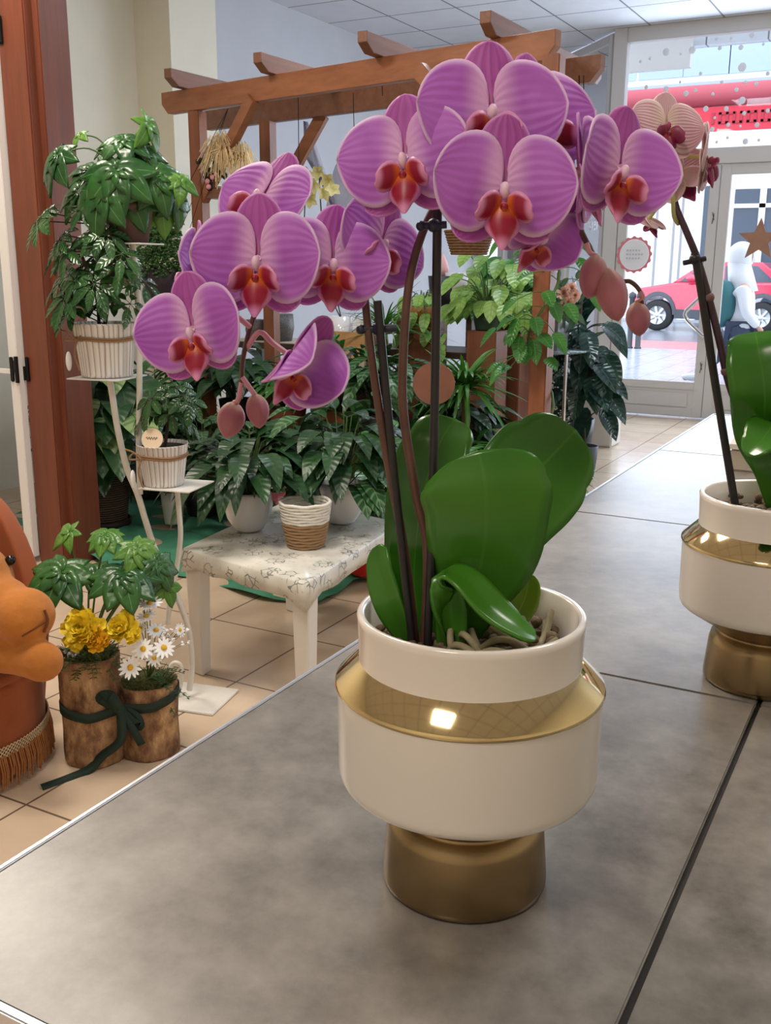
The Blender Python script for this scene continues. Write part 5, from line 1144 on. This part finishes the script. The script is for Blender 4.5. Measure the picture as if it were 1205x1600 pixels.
# orange bloom
# strap-leaved palms
def strap_palm(label, px, Y, pyc, n, L, w, seed, trunk=True, ma=STRP, pm_=POTT, up=.75):
    q = aty(px, pyc, Y); c = spot(px-2, Y, 0.001); c.x = q.x; t = thing('strap_leaf_palm', label, 'potted plant', c); b = pot_(t, c, .1, .13, .2, pm_); e = Vector((q.x, q.y, q.z-.06)); rnd = random.Random(seed); m = MB()
    if trunk: MB().tube(spl([tuple(b), tuple(b.lerp(e, .5)+Vector((.01, 0, 0))), tuple(e)], 8), [.022+.003*math.sin(i*2.2) for i in range(17)], 9).build('trunk', mat('palm_trunk', rgb(120, 92, 62), .9, noise_amt=.3, nscale=30, bmp=.6), t)
    else: e = b
    for k in range(n):
        a = rnd.uniform(0, 6.28); d = Vector((math.cos(a), math.sin(a), rnd.uniform(-.1, up+.9)**1.)).normalized(); blade(m, e+Vector((0, 0, rnd.uniform(-.03, .05))), d, (0, 0, 1), L*rnd.uniform(.75, 1.1), w, .55*rnd.uniform(.3, 1.3), .35, lambda v: (min(1, v*6+.5))*(1-v)**.45 if v < 1 else 0, 9, 1)
    m.build('foliage', ma, t); return t
strap_palm('spiky palm with many narrow arching leaves on a rough trunk right of the black stake', 728, 4.6, 590, 85, .36, .017, 5)
strap_palm('second narrow-leaved palm low behind the orchid leaves', 700, 5.3, 640, 60, .34, .015, 6, ma=DARKL)
strap_palm('fine grassy palm behind the left stake clip', 600, 5.2, 500, 80, .46, .008, 7, ma=STRP)
# brown wooden disc on a stick
c = aty(678, 600, 4.35); r = PX2M(33, c); t = thing('wooden_disc', 'round brown wooden disc on a stick among the plants behind the black stake', 'decoration', (c.x, 4.35, .0)); F_ = frame_for(nhint(0, 0))
MB().grid([[c+F_ @ Vector((q_*math.cos(a), q_*math.sin(a), z)) for a in [2*PI*k/40 for k in range(40)]] for q_, z in ((.001, .012), (r, .012), (r, -.012), (.001, -.012))], closed=True, sm=False).build('disc', mat('disc_wood', rgb(124, 78, 58), .7, noise_amt=.1, nscale=12), t)
MB().tube([c, (c.x, c.y, 0.001)], .008, 7).build('stick', STEMB, t)
# heart-leaved syngoniums
def syng(label, px, Y, pyb, pr, ph, pma, spx, py0, py1, n, L, w, ma, seed, plinth=True, sup='wooden plinth'):
    z = aty(px, pyb, Y).z; c = spot(px, Y, z)
    if plinth:
        o = MB().box((c.x-pr*1.05, Y-pr*1.05, 0), (c.x+pr*1.05, Y+pr*1.05, z-.001), bev=.004).build('wooden_plinth', wood_mat('plinth_wood_'+str(seed), rgb(104, 60, 42), rgb(134, 82, 58))); tag(o, 'square red-brown wooden plinth carrying the '+sup, 'plinth')
    t = thing('potted_syngonium', label, 'potted plant', c); b = pot_(t, c, pr*.8, pr, ph, pma); rnd = random.Random(seed); m, ms = MB(), MB()
    for k in range(n):
        e = aty(px+rnd.uniform(-spx, spx), rnd.uniform(py0, py1), Y+rnd.uniform(-.15, .1)); stalk(ms, b, e, .003, .06); d = Vector((e.x-b.x, -.5, rnd.uniform(-.9, -.1))).normalized()
        blade(m, e, d, (0, -.3, 1), L*rnd.uniform(.7, 1.15), w, .3, .2, heart, 8, 2)
    m.build('foliage', ma, t); ms.build('stems', STEM, t); return t
syng('lime-leaved syngonium in a dark green pot trailing under the front flowers', 762, 5.3, 516, .085, .10, POTG, 62, 392, 500, 46, .12, .045, LIME, 41, sup='lime-leaved syngonium')
syng('darker leafy plant mixed behind the lime syngonium', 800, 5.7, 520, .085, .12, POTB, 60, 400, 480, 60, .13, .04, MIDL, 42, sup='leafy plant behind the syngonium')
syng('yellow-green small syngonium in an orange-brown planter left of the tall black stake', 660, 5.5, 500, .11, .08, POTO, 36, 455, 550, 34, .09, .034, LIME, 43, sup='orange-brown planter')
# white vase and black pot with pink cone on a back shelf
zc_ = aty(700, 482, 5.9).z
sh = thing('back_shelf', 'narrow dark shelf stand behind the orange-brown planter', 'shelf', (spot(705, 6.0, 0).x, 6.0, 0)); xl, xr_ = spot(672, 6, zc_).x, spot(745, 6, zc_).x
MB().box((xl, 5.85, zc_-.03), (xr_, 6.15, zc_)).build('board', DW, sh)
for x in (xl+.03, xr_-.03): MB().box((x-.02, 5.95, 0), (x+.02, 6.05, zc_-.031)).build('upright', DW, sh)
c = spot(714, 6.0, zc_+.001); t = MB().lathe([(0, 0), (.05, 0), (.075, .16), (.09, .22), (.085, .22), (.07, .16), (0, .02)], 28, c).build('white_vase', GLZ); tag(t, 'plain white flared vase half hidden right of the tall black stake', 'vase')
c = spot(690, 5.95, zc_+.001); t = MB().lathe([(0, 0), (.07, 0), (.09, .2), (.085, .2), (0, .18)], 28, c).build('black_pot', POTB); tag(t, 'black pot under the pink cone ornament', 'pot')
t = MB().lathe([(0, .2), (.03, .202), (.045, .24), (.03, .29), (.004, .34), (0, .34)], 20, c).build('pink_cone', mat('pale_pink', rgb(232, 176, 176), .6)); tag(t, 'pale pink pointed cone ornament standing in the black pot', 'ornament')
# hanging wicker basket
WIC = mat('wicker', rgb(128, 92, 64), .8, noise_amt=.3, nscale=60, bmp=.6); c = aty(733, 396, 5.0); r = PX2M(27, c); t = thing('hanging_basket', 'small brown wicker basket hanging behind the front orchid flower', 'basket', c); m = MB()
for k in range(9): z = .014*k; m.tube([(c.x+r*(1+.05*k)*math.cos(a), c.y+r*(1+.05*k)*math.sin(a), c.z+z) for a in [2*PI*i/30 for i in range(31)]], .008, 6)
m.lathe([(0, 0), (r, 0)], 24, c); m.build('basket', WIC, t); MB().tube([(c.x, c.y, c.z+.1), (c.x, c.y, 2.2)], .002, 5).build('wire', IRON, t)

# ================================================================== PERGOLA
pg = thing('pergola', 'brown wooden pergola frame with notched rafters over the plants', 'pergola', (-2.8, 4.9, 0))
def aZ(px, py, z): return atz(px, py, z)
zb = 2.235; bl = aZ(258, 163, zb); br = aZ(872, 70, zb); dr_ = (br-bl).normalized()
def chbeam(a, b, w, h, name, ma, slant=.05):
    """beam with the lower corner of both ends cut off"""
    a, b = Vector(a), Vector(b); t = (b-a); L = t.length; t.normalize(); s = t.cross(Vector((0, 0, 1))).normalized(); k = slant
    pr = [(0, h/2), (0, -h/2+h*.45), (k, -h/2), (L-k, -h/2), (L, -h/2+h*.45), (L, h/2)]
    vs = [a+t*x+s*(w/2*sg)+Vector((0, 0, z)) for sg in (-1, 1) for x, z in pr]; n = 6
    m = MB().add(vs, [tuple(range(n)), tuple(range(2*n-1, n-1, -1))]+[(i, n+i, n+(i+1) % n, (i+1) % n) for i in range(n)], sm=False); o = m.build(name, ma, pg)
    bv = o.modifiers.new('bevel', 'BEVEL'); bv.width = .003; bv.segments = 2; return o
chbeam(bl, br, .05, .115, 'front_beam', WOODX)
rl = aZ(392, 180, zb); rr2 = aZ(942, 106, zb); chbeam(rl-(rr2-rl).normalized()*.45, rr2, .05, .115, 'rear_beam', WOODXD)
zr_ = zb+.085
for (x0, y0), (x1, y1) in (((262, 120), (349, 138)), ((402, 96), (486, 118)), ((566, 64), (650, 90)), ((758, 34), (940, 106))):
    a = aZ(x0, y0, zr_+.015); d = Vector((.02, 1, 0)).normalized(); L = 1.45; chbeam(a, a+d*L, .05, .085, 'rafter', WOODXD, .06)
def post(px, py, name='post', w=.075):
    a = aZ(px, py, zb-.058); MB().box((a.x-w/2, a.y-w/2, 0.001), (a.x+w/2, a.y+w/2, zb-.058), bev=.004).build(name, WOODZ, pg); return a
pA = post(308, 174); pB = post(418, 190); pC = post(866, 86); pD = post(868, 117)
def brace(a, b, w=.045, h=.07): MB().beam(a, b, w, h).build('brace', WOODX, pg)
q = aZ(396, 160, zb-.06); brace((q.x, q.y, zb-.04), (pA.x+.02, pA.y, zb-.52)); q = aZ(505, 185, zb-.06); brace((q.x, q.y, zb-.04), (pB.x+.02, pB.y, zb-.55)); q = aZ(655, 116, zb-.06); brace((q.x, q.y, zb-.04), (pC.x-.02, pC.y, zb-.04-(pC.x-.02-q.x)))
m = MB(); m.box((pA.x, pA.y-.02, 1.72), (pA.x+.05, pB.y, 1.79)); m.build('side_rail', WOODXD, pg)
MB().beam((pA.x+.04, pA.y+.0, 1.74), (pA.x+.55, pA.y-.10, 1.74), .05, .05).build('cross_rail', WOODXD, pg)
for i, (px, py0, py1, Y) in enumerate([(466, 150, 330, 4.75), (596, 105, 150, 4.6), (552, 145, 230, 4.9), (912, 118, 330, 4.7), (905, 118, 300, 4.75)]):
    a = aty(px, py0, Y); b = aty(px+2, py1, Y); o = MB().tube([a, b], .0022, 5).build('hanging_wire', IRON)
    tag(o, ['thin dark wire hanging from the pergola beam above the yellow orchid', 'short thin wire twisted round the front beam of the pergola', 'thin wire dropping from the rear beam to the net drape', 'dark wire hanging from the right end of the pergola, nearer the door', 'dark wire hanging from the right end of the pergola, its left neighbour'][i], 'wire')
# driftwood with straw on the left post
dw = thing('driftwood_ornament', 'dark driftwood ornament with pale straw tufts hung on the left pergola post', 'ornament', (pA.x+.06, pA.y-.06, 1.75)); rnd = random.Random(14)
m = MB()
for k in range(9):
    px, py = 322+rnd.uniform(-3, 26), 250+rnd.uniform(-15, 45); a = aty(px, py, pA.y-.06); m.tube(spl([tuple(a), tuple(a+Vector((rnd.uniform(-.05, .05), rnd.uniform(-.03, .03), rnd.uniform(-.05, .05)))), tuple(a+Vector((rnd.uniform(-.05, .08), rnd.uniform(-.03, .03), rnd.uniform(-.12, .1))))], 5), rnd.uniform(.008, .02), 7)
m.build('driftwood', mat('dark_driftwood', rgb(62, 42, 38), .9, noise_amt=.3, bmp=.6), dw)
m = MB()
for cx_, cy_, n, s in ((346, 232, 230, .13), (378, 246, 150, .10)):
    o_ = aty(cx_, cy_, pA.y-.07)
    for k in range(n):
        a = rnd.uniform(0, 6.28); d = Vector((math.cos(a), rnd.uniform(-.6, .3), math.sin(a)*.8+.1)).normalized(); L = s*rnd.uniform(.5, 1.1); m.tube([o_, o_+d*L*.6+Vector((0, 0, .02)), o_+d*L+Vector((0, 0, -.05-.03*rnd.random()))], .0022, 3)
m.build('straw', mat('pale_straw', rgb(238, 214, 168), .8, noise_amt=.15, nscale=50), dw)['kind'] = 'stuff'
m = MB()
for px, py in ((324, 283), (332, 277), (326, 292), (338, 272)): m.ell(aty(px, py, pA.y-.09), (.014, .012, .014))
m.build('pink_berries', mat('pink_berry', rgb(226, 160, 170), .5), dw)
cv = thing('climbing_plant', 'light green climbing plant twining round the right-hand pergola post', 'climbing plant', (pC.x, pC.y, 0.001)); m, ms = MB(), MB(); rnd = random.Random(93)
b = pot_(cv, Vector((pC.x-.02, pC.y-.22, .001)), .08, .10, .18, POTB)
vn = [Vector((pC.x+.062*math.cos(t*2.4), pC.y+.062*math.sin(t*2.4), .2+t*.21)) for t in [i*.25 for i in range(28)]]; ms.tube([b]+vn, .006, 6)
for k in range(34):
    q = rnd.choice(vn[15:]); a = rnd.uniform(-2.6, -.2); e = q+Vector((math.cos(a)*rnd.uniform(.05, .2), math.sin(a)*rnd.uniform(.05, .15), rnd.uniform(-.05, .08))); stalk(ms, q, e, .002, .02); blade(m, e, (math.cos(a), math.sin(a)*.4, rnd.uniform(-1.2, -.1)), (0, -.4, 1), rnd.uniform(.07, .10), .03, .3, .2, heart, 8, 2)
m.build('foliage', MIDL, cv); ms.build('stems', STEM, cv)
# net drapes
NET, n_, b_ = nt('grey_net'); b_.inputs['Base Color'].default_value = (*rgb(176, 170, 190), 1); b_.inputs['Roughness'].default_value = .9; b_.inputs['Alpha'].default_value = .45
for lab, pts in (('grey net drape with a pointed top left of the hanging wire', [(478, 190), (470, 230), (520, 260), (535, 330)]), ('grey net drape hanging from a thin wire beside the left large flower', [(556, 206), (520, 262), (600, 250), (505, 330)])):
    a, b, c, d = [aty(*p, 5.9) for p in pts]; P = []
    for i in range(14):
        v = i/13; L_ = a.lerp(b, v*2) if v < .5 else b.lerp(d, v*2-1) ; R__ = a.lerp(c, min(1, v*1.6)) + Vector((.0, 0, -.35*v))
        P.append([L_.lerp(R__, u/9)+Vector((0, .03*math.sin(u*2.2+v), 0)) for u in range(10)])
    tag(solid(MB().grid(P).build('net_drape', NET), .001), lab, 'fabric')

# ================================================================== SHELF, CRATES, YELLOW ORCHID
zs = aty(470, 533, 5.75).z; xa_, xb_ = spot(372, 5.75, zs).x, spot(566, 5.75, zs).x
rk = thing('display_rack', 'pale slatted shelf rack behind the left orchid flowers', 'shelf', ((xa_+xb_)/2, 5.75, 0)); PALE = mat('pale_board', rgb(196, 184, 166), .6)
MB().box((xa_, 5.56, zs-.035), (xb_, 5.98, zs), bev=.003).build('board', PALE, rk)
for k in range(9): x = xa_+.04+(xb_-xa_-.08)*k/8; MB().box((x-.012, 5.58, ZB2+.001), (x+.012, 5.60, zs-.036)).build('slat', PALE, rk)
PERF = mat('perforated_grey', rgb(96, 90, 88), .5, noise_amt=.6, nscale=120)
for i, (px, rp) in enumerate(((436, 24), (402, 18))):
    c = spot(px, 5.7, zs+.001); r = PX2M(rp, c); o = MB().lathe([(0, 0), (r*.85, 0), (r, r*.8), (r*.95, r*1.7), (r*.9, r*1.7), (0, r*1.5)], 32, c).build('patterned_pot', PERF); tag(o, ('larger speckled dark pot on the pale rack, right one' if i == 0 else 'smaller speckled dark pot on the pale rack, left one'), 'pot')
c = aty(548, 560, 5.3); zc2 = c.z; xc0, xc1 = spot(512, 5.3, zc2).x, spot(588, 5.3, zc2).x; z1_ = aty(548, 516, 5.3).z
CRW = wood_mat('crate_wood', rgb(186, 140, 92), rgb(210, 166, 116), 0)
st_ = thing('crate_stand', 'dark wooden stand supporting the pale wooden crate', 'stand', ((xc0+xc1)/2, 5.3, 0)); MB().box((xc0+.02, 5.2, 0), (xc1-.02, 5.45, zc2-.03)).build('base', DW, st_); MB().box((xc0-.02, 5.12, zc2-.03), (xc1+.02, 5.5, zc2-.001)).build('top', PALE, st_)
cr_ = thing('wooden_crate', 'pale wooden crate box behind the middle of the left spike', 'crate', ((xc0+xc1)/2, 5.3, zc2)); m = MB(); h_ = z1_-zc2
m.box((xc0, 5.16, zc2), (xc1, 5.175, z1_)); m.box((xc0, 5.425, zc2), (xc1, 5.44, z1_)); m.box((xc0, 5.175, zc2), (xc0+.015, 5.425, z1_)); m.box((xc1-.015, 5.175, zc2), (xc1, 5.425, z1_)); m.box((xc0, 5.175, zc2), (xc1, 5.425, zc2+.012)); m.build('box', CRW, cr_)
YO = petal_mat('pale_yellow_petal', rgb(224, 214, 150), rgb(210, 200, 130), rgb(236, 228, 180), rgb(200, 190, 110), rgb(190, 170, 90), .2, 5)
c = spot(534, 5.3, zc2+.014); c.z = zc2+.0125; yo = thing('yellow_orchid', 'small pale yellow orchid in a white pot standing in the wooden crate', 'potted plant', c)
b = pot_(yo, c, .06, .075, h_+.07, GLZ); m = MB(); ms = MB(); rnd = random.Random(3)
ends = [(497, 270), (488, 290), (512, 282), (506, 302), (520, 296), (484, 312)]; tip = aty(500, 268, 5.3)
ms.tube(spl([tuple(b), tuple(aty(508, 380, 5.3)), tuple(aty(500, 300, 5.3)), tuple(tip)], 8), .004, 6); ms.tube(spl([tuple(b), tuple(aty(480, 380, 5.3)), tuple(aty(479, 280, 5.3))], 8), .0035, 6)
for px, py in ends+[(478, 272), (480, 300)]:
    e = aty(px, py, 5.24); F_ = frame_for(nhint(rnd.uniform(-40, 40), rnd.uniform(-20, 20)), rnd.uniform(0, 6))
    for k in range(5): a = 2*PI*k/5; d = F_ @ Vector((math.cos(a), math.sin(a), .2)); blade(m, e, d, F_ @ Vector((0, 0, 1)), .052, .020, .1, .2, None, 6, 2)
    ms.tube([e, e+Vector((rnd.uniform(-.02, .02), .06, -.02))], .0015, 4)
m.build('flowers', YO, yo); ms.build('stems', STEMB, yo)
c = spot(566, 5.3, zc2+.013); o = MB().lathe([(0, 0), (.05, 0), (.062, h_+.06), (.058, h_+.06), (0, h_)], 28, c).build('white_pot', GLZ); tag(o, 'plain white pot standing in the wooden crate right of the yellow orchid', 'pot')
# small-leaved hanging plant
c = spot(268, 4.55, 0); c.z = aty(268, 470, 4.55).z; hp_ = thing('trailing_plant', 'dense bead-leaved trailing plant in a dark hanging pot behind the lower left flower', 'potted plant', c); r = PX2M(30, c)
b = pot_(hp_, c, r*.7, r, PX2M(48, c), mat('dark_purple_pot', rgb(48, 36, 46), .6)); m = MB(); rnd = random.Random(77)
for k in range(1500):
    a = rnd.uniform(0, 6.28); q = rnd.random()**.5; zz = rnd.uniform(-.03, .27); R_2 = r*1.35*(1-(zz-.1)**2*12); e = b+Vector((R_2*q*math.cos(a), R_2*q*math.sin(a), zz)); s = rnd.uniform(.007, .011); m.ell(e, (s, s, s*.7), 6, 4)
m.build('foliage', mat('bead_leaf', rgb(66, 108, 52), .4, noise_amt=.25, nscale=30), hp_)['kind'] = 'stuff'
tz_ = b.z+.5
for k in range(3): a = 2*PI*k/3; MB().tube([b+Vector((r*math.cos(a), r*math.sin(a), 0)), (pA.x+.25, pA.y-.05, 2.17)], .0015, 4).build('hanging_cord', IRON, hp_)

# ================================================================== GLASS TABLE AND PLANTS BY THE DOOR
YG = 6.0; zg = aty(850, 545, YG).z; cg = spot(845, YG, zg); gt = thing('glass_table', 'small round glass-topped table on thin steel legs near the bay window', 'table', (cg.x, cg.y, 0)); GT = mat('glass_edge', rgb(150, 176, 176), .08, spec=.8); GT.node_tree.nodes['Principled BSDF'].inputs['Alpha'].default_value = .5
MB().lathe([(0, -.012), (.30, -.012), (.304, -.006), (.30, 0), (0, 0)], 56, cg).build('glass_top', GT, gt); rgt = .27
for k in range(4):
    a = math.radians(-135+90*k+10); MB().tube([(cg.x+rgt*math.cos(a), cg.y+rgt*math.sin(a), 0.001), (cg.x+rgt*math.cos(a), cg.y+rgt*math.sin(a), zg-.013)], .011, 10).build('leg', CHROME, gt)
MARB = mat('grey_marble_box', rgb(110, 108, 108), .4, noise_amt=.5, nscale=14); x0, x1 = spot(803, YG-.1, zg).x, spot(872, YG-.1, zg).x; z1g = aty(840, 492, YG).z
pb = thing('marbled_planter', 'grey marbled planter box on the glass table holding the peach flowers', 'planter', ((x0+x1)/2, YG, zg)); m = MB(); hgt = z1g-zg
m.box((x0, YG-.12, zg+.001), (x1, YG-.105, z1g)); m.box((x0, YG+.06, zg+.001), (x1, YG+.075, z1g)); m.box((x0, YG-.105, zg+.001), (x0+.015, YG+.06, z1g)); m.box((x1-.015, YG-.105, zg+.001), (x1, YG+.06, z1g)); m.box((x0+.015, YG-.105, zg+.001), (x1-.015, YG+.06, z1g-.03)); m.build('box', MARB, pb)
PEA = mat('peach_flower', rgb(240, 196, 176), .7); rnd = random.Random(15)
bq = thing('peach_bouquet', 'bunch of peach pink flowers with grey-green leaves in the marbled planter', 'flowers', ((x0+x1)/2, YG, z1g-.03)); ms = MB(); mf_ = MB()
for px, py, rp in ((880, 458, 12), (888, 474, 11), (898, 462, 9), (893, 450, 9), (880, 478, 8)):
    e = aty(px, py, YG-.15); r = PX2M(rp, e); m = MB()
    for k in range(34):
        a = rnd.uniform(0, 6.28); ti = rnd.random(); d = FR0 @ Vector((math.cos(a)*ti, -1.05+ti, math.sin(a)*ti)); blade(m, e, d, FR0 @ Vector((-math.cos(a), -.3, -math.sin(a))), r*1.05, r*.35, 0, .3, lambda v: .3+.7*v if v < .95 else .6, 5, 1)
    m.build('flower', PEA, bq); ms.tube(spl([((x0+x1)/2+.05, YG-.03, z1g-.02), tuple(e+Vector((-.02, .05, -.02))), tuple(e)], 5), .003, 5)
for k in range(40):
    e = aty(rnd.uniform(835, 905), rnd.uniform(430, 500), YG+rnd.uniform(-.12, .05)); stalk(ms, ((x0+x1)/2, YG-.03, z1g-.02), e, .002); a = rnd.uniform(0, 6.28); blade(mf_, e, (math.cos(a), -.3, math.sin(a)), (0, -1, .3), .09, .018, .2)
ms.build('stems', STEM, bq); mf_.build('leaves', leaf_mat('grey_green_leaf', rgb(70, 96, 78), rgb(96, 120, 100), rgb(120, 140, 120), .5), bq)
gy = thing('gypsophila_bunch', 'airy bunch of tiny white flowers under the glass table edge', 'flowers', spot(872, 6.25, 0.001)); c = spot(872, 6.25, 0.001); b = pot_(gy, c, .06, .08, .28, POTB); ms, mf_ = MB(), MB()
for k in range(80):
    e = aty(rnd.uniform(852, 892), rnd.uniform(545, 655), 6.2+rnd.uniform(-.1, .1)); ms.tube([b, (b+e)/2+Vector((0, 0, .03)), e], .001, 3)
    for i in range(4): mf_.ell(e+Vector((rnd.uniform(-.02, .02), rnd.uniform(-.02, .02), rnd.uniform(-.02, .02))), (.006, .006, .005), 5, 4)
ms.build('stems', STEM, gy); mf_.build('flowers', WPET, gy)
# tall dark plants by the door
c = spot(912, 6.3, .001); t = thing('tall_philodendron', 'tall dark philodendron with big drooping leaves in a grey pot beside the white pillar', 'potted plant', c); r = PX2M(20, c); b = pot_(t, c, r*.75, r, PX2M(52, c), mat('dark_grey_pot', rgb(76, 80, 86), .6))
m, ms = MB(), MB(); tp_ = aty(908, 470, 6.3); trk = [Vector(s) for s in spl([tuple(b), tuple(aty(910, 640, 6.3)), tuple(aty(904, 560, 6.3)), tuple(tp_)], 8)]; ms.tube(trk, .012, 7); rnd = random.Random(44)
for k in range(62):
    px, py = rnd.uniform(868, 946), rnd.uniform(500, 660); e = aty(px, py, 6.3+rnd.uniform(-.2, .15)); src = min(trk, key=lambda q: (q-e-Vector((0, 0, -.08))).length); stalk(ms, src, e, .004, .03)
    d = Vector(((px-905)/40, -.5, rnd.uniform(-1.1, .1))); blade(m, e, d, (0, -.4, 1), rnd.uniform(.16, .26), .06, .4, .25, heart, 8, 2)
m.build('foliage', BLUEL, t); ms.build('stems', STEMB, t)
c = spot(893, 6.9, .001); t = thing('upright_blade_plant', 'dark plant with upright pointed blades rising against the bay window', 'potted plant', c); b = pot_(t, c, .12, .15, .3, POTB); m, ms = MB(), MB(); q = aty(897, 520, 6.9); ms.tube([b, q], .015, 7); rnd = random.Random(45)
for k in range(60): a = rnd.uniform(0, 6.28); blade(m, q+Vector((0, 0, rnd.uniform(-.15, .15))), (math.cos(a)*.5, math.sin(a)*.5, rnd.uniform(.3, 1.3)), (math.sin(a), -math.cos(a), .2), rnd.uniform(.35, .55), .030, .3, .3, lambda v: min(1, v*4+.4)*(1-v)**.6 if v < 1 else 0, 8, 1)
m.build('foliage', BLUEL, t); ms.build('stem', STEMB, t)
c = spot(937, 7.6, .0); z = aty(937, 600, 7.6).z; o = MB().box((c.x-.12, 7.5, .001), (c.x+.12, 7.75, z), bev=.01).build('white_pillar', WHP); tag(o, 'white square pillar stand behind the philodendron near the door', 'pillar')
m = MB(); e = aty(938, 690, 6.25); c = spot(918, 6.25, 0)
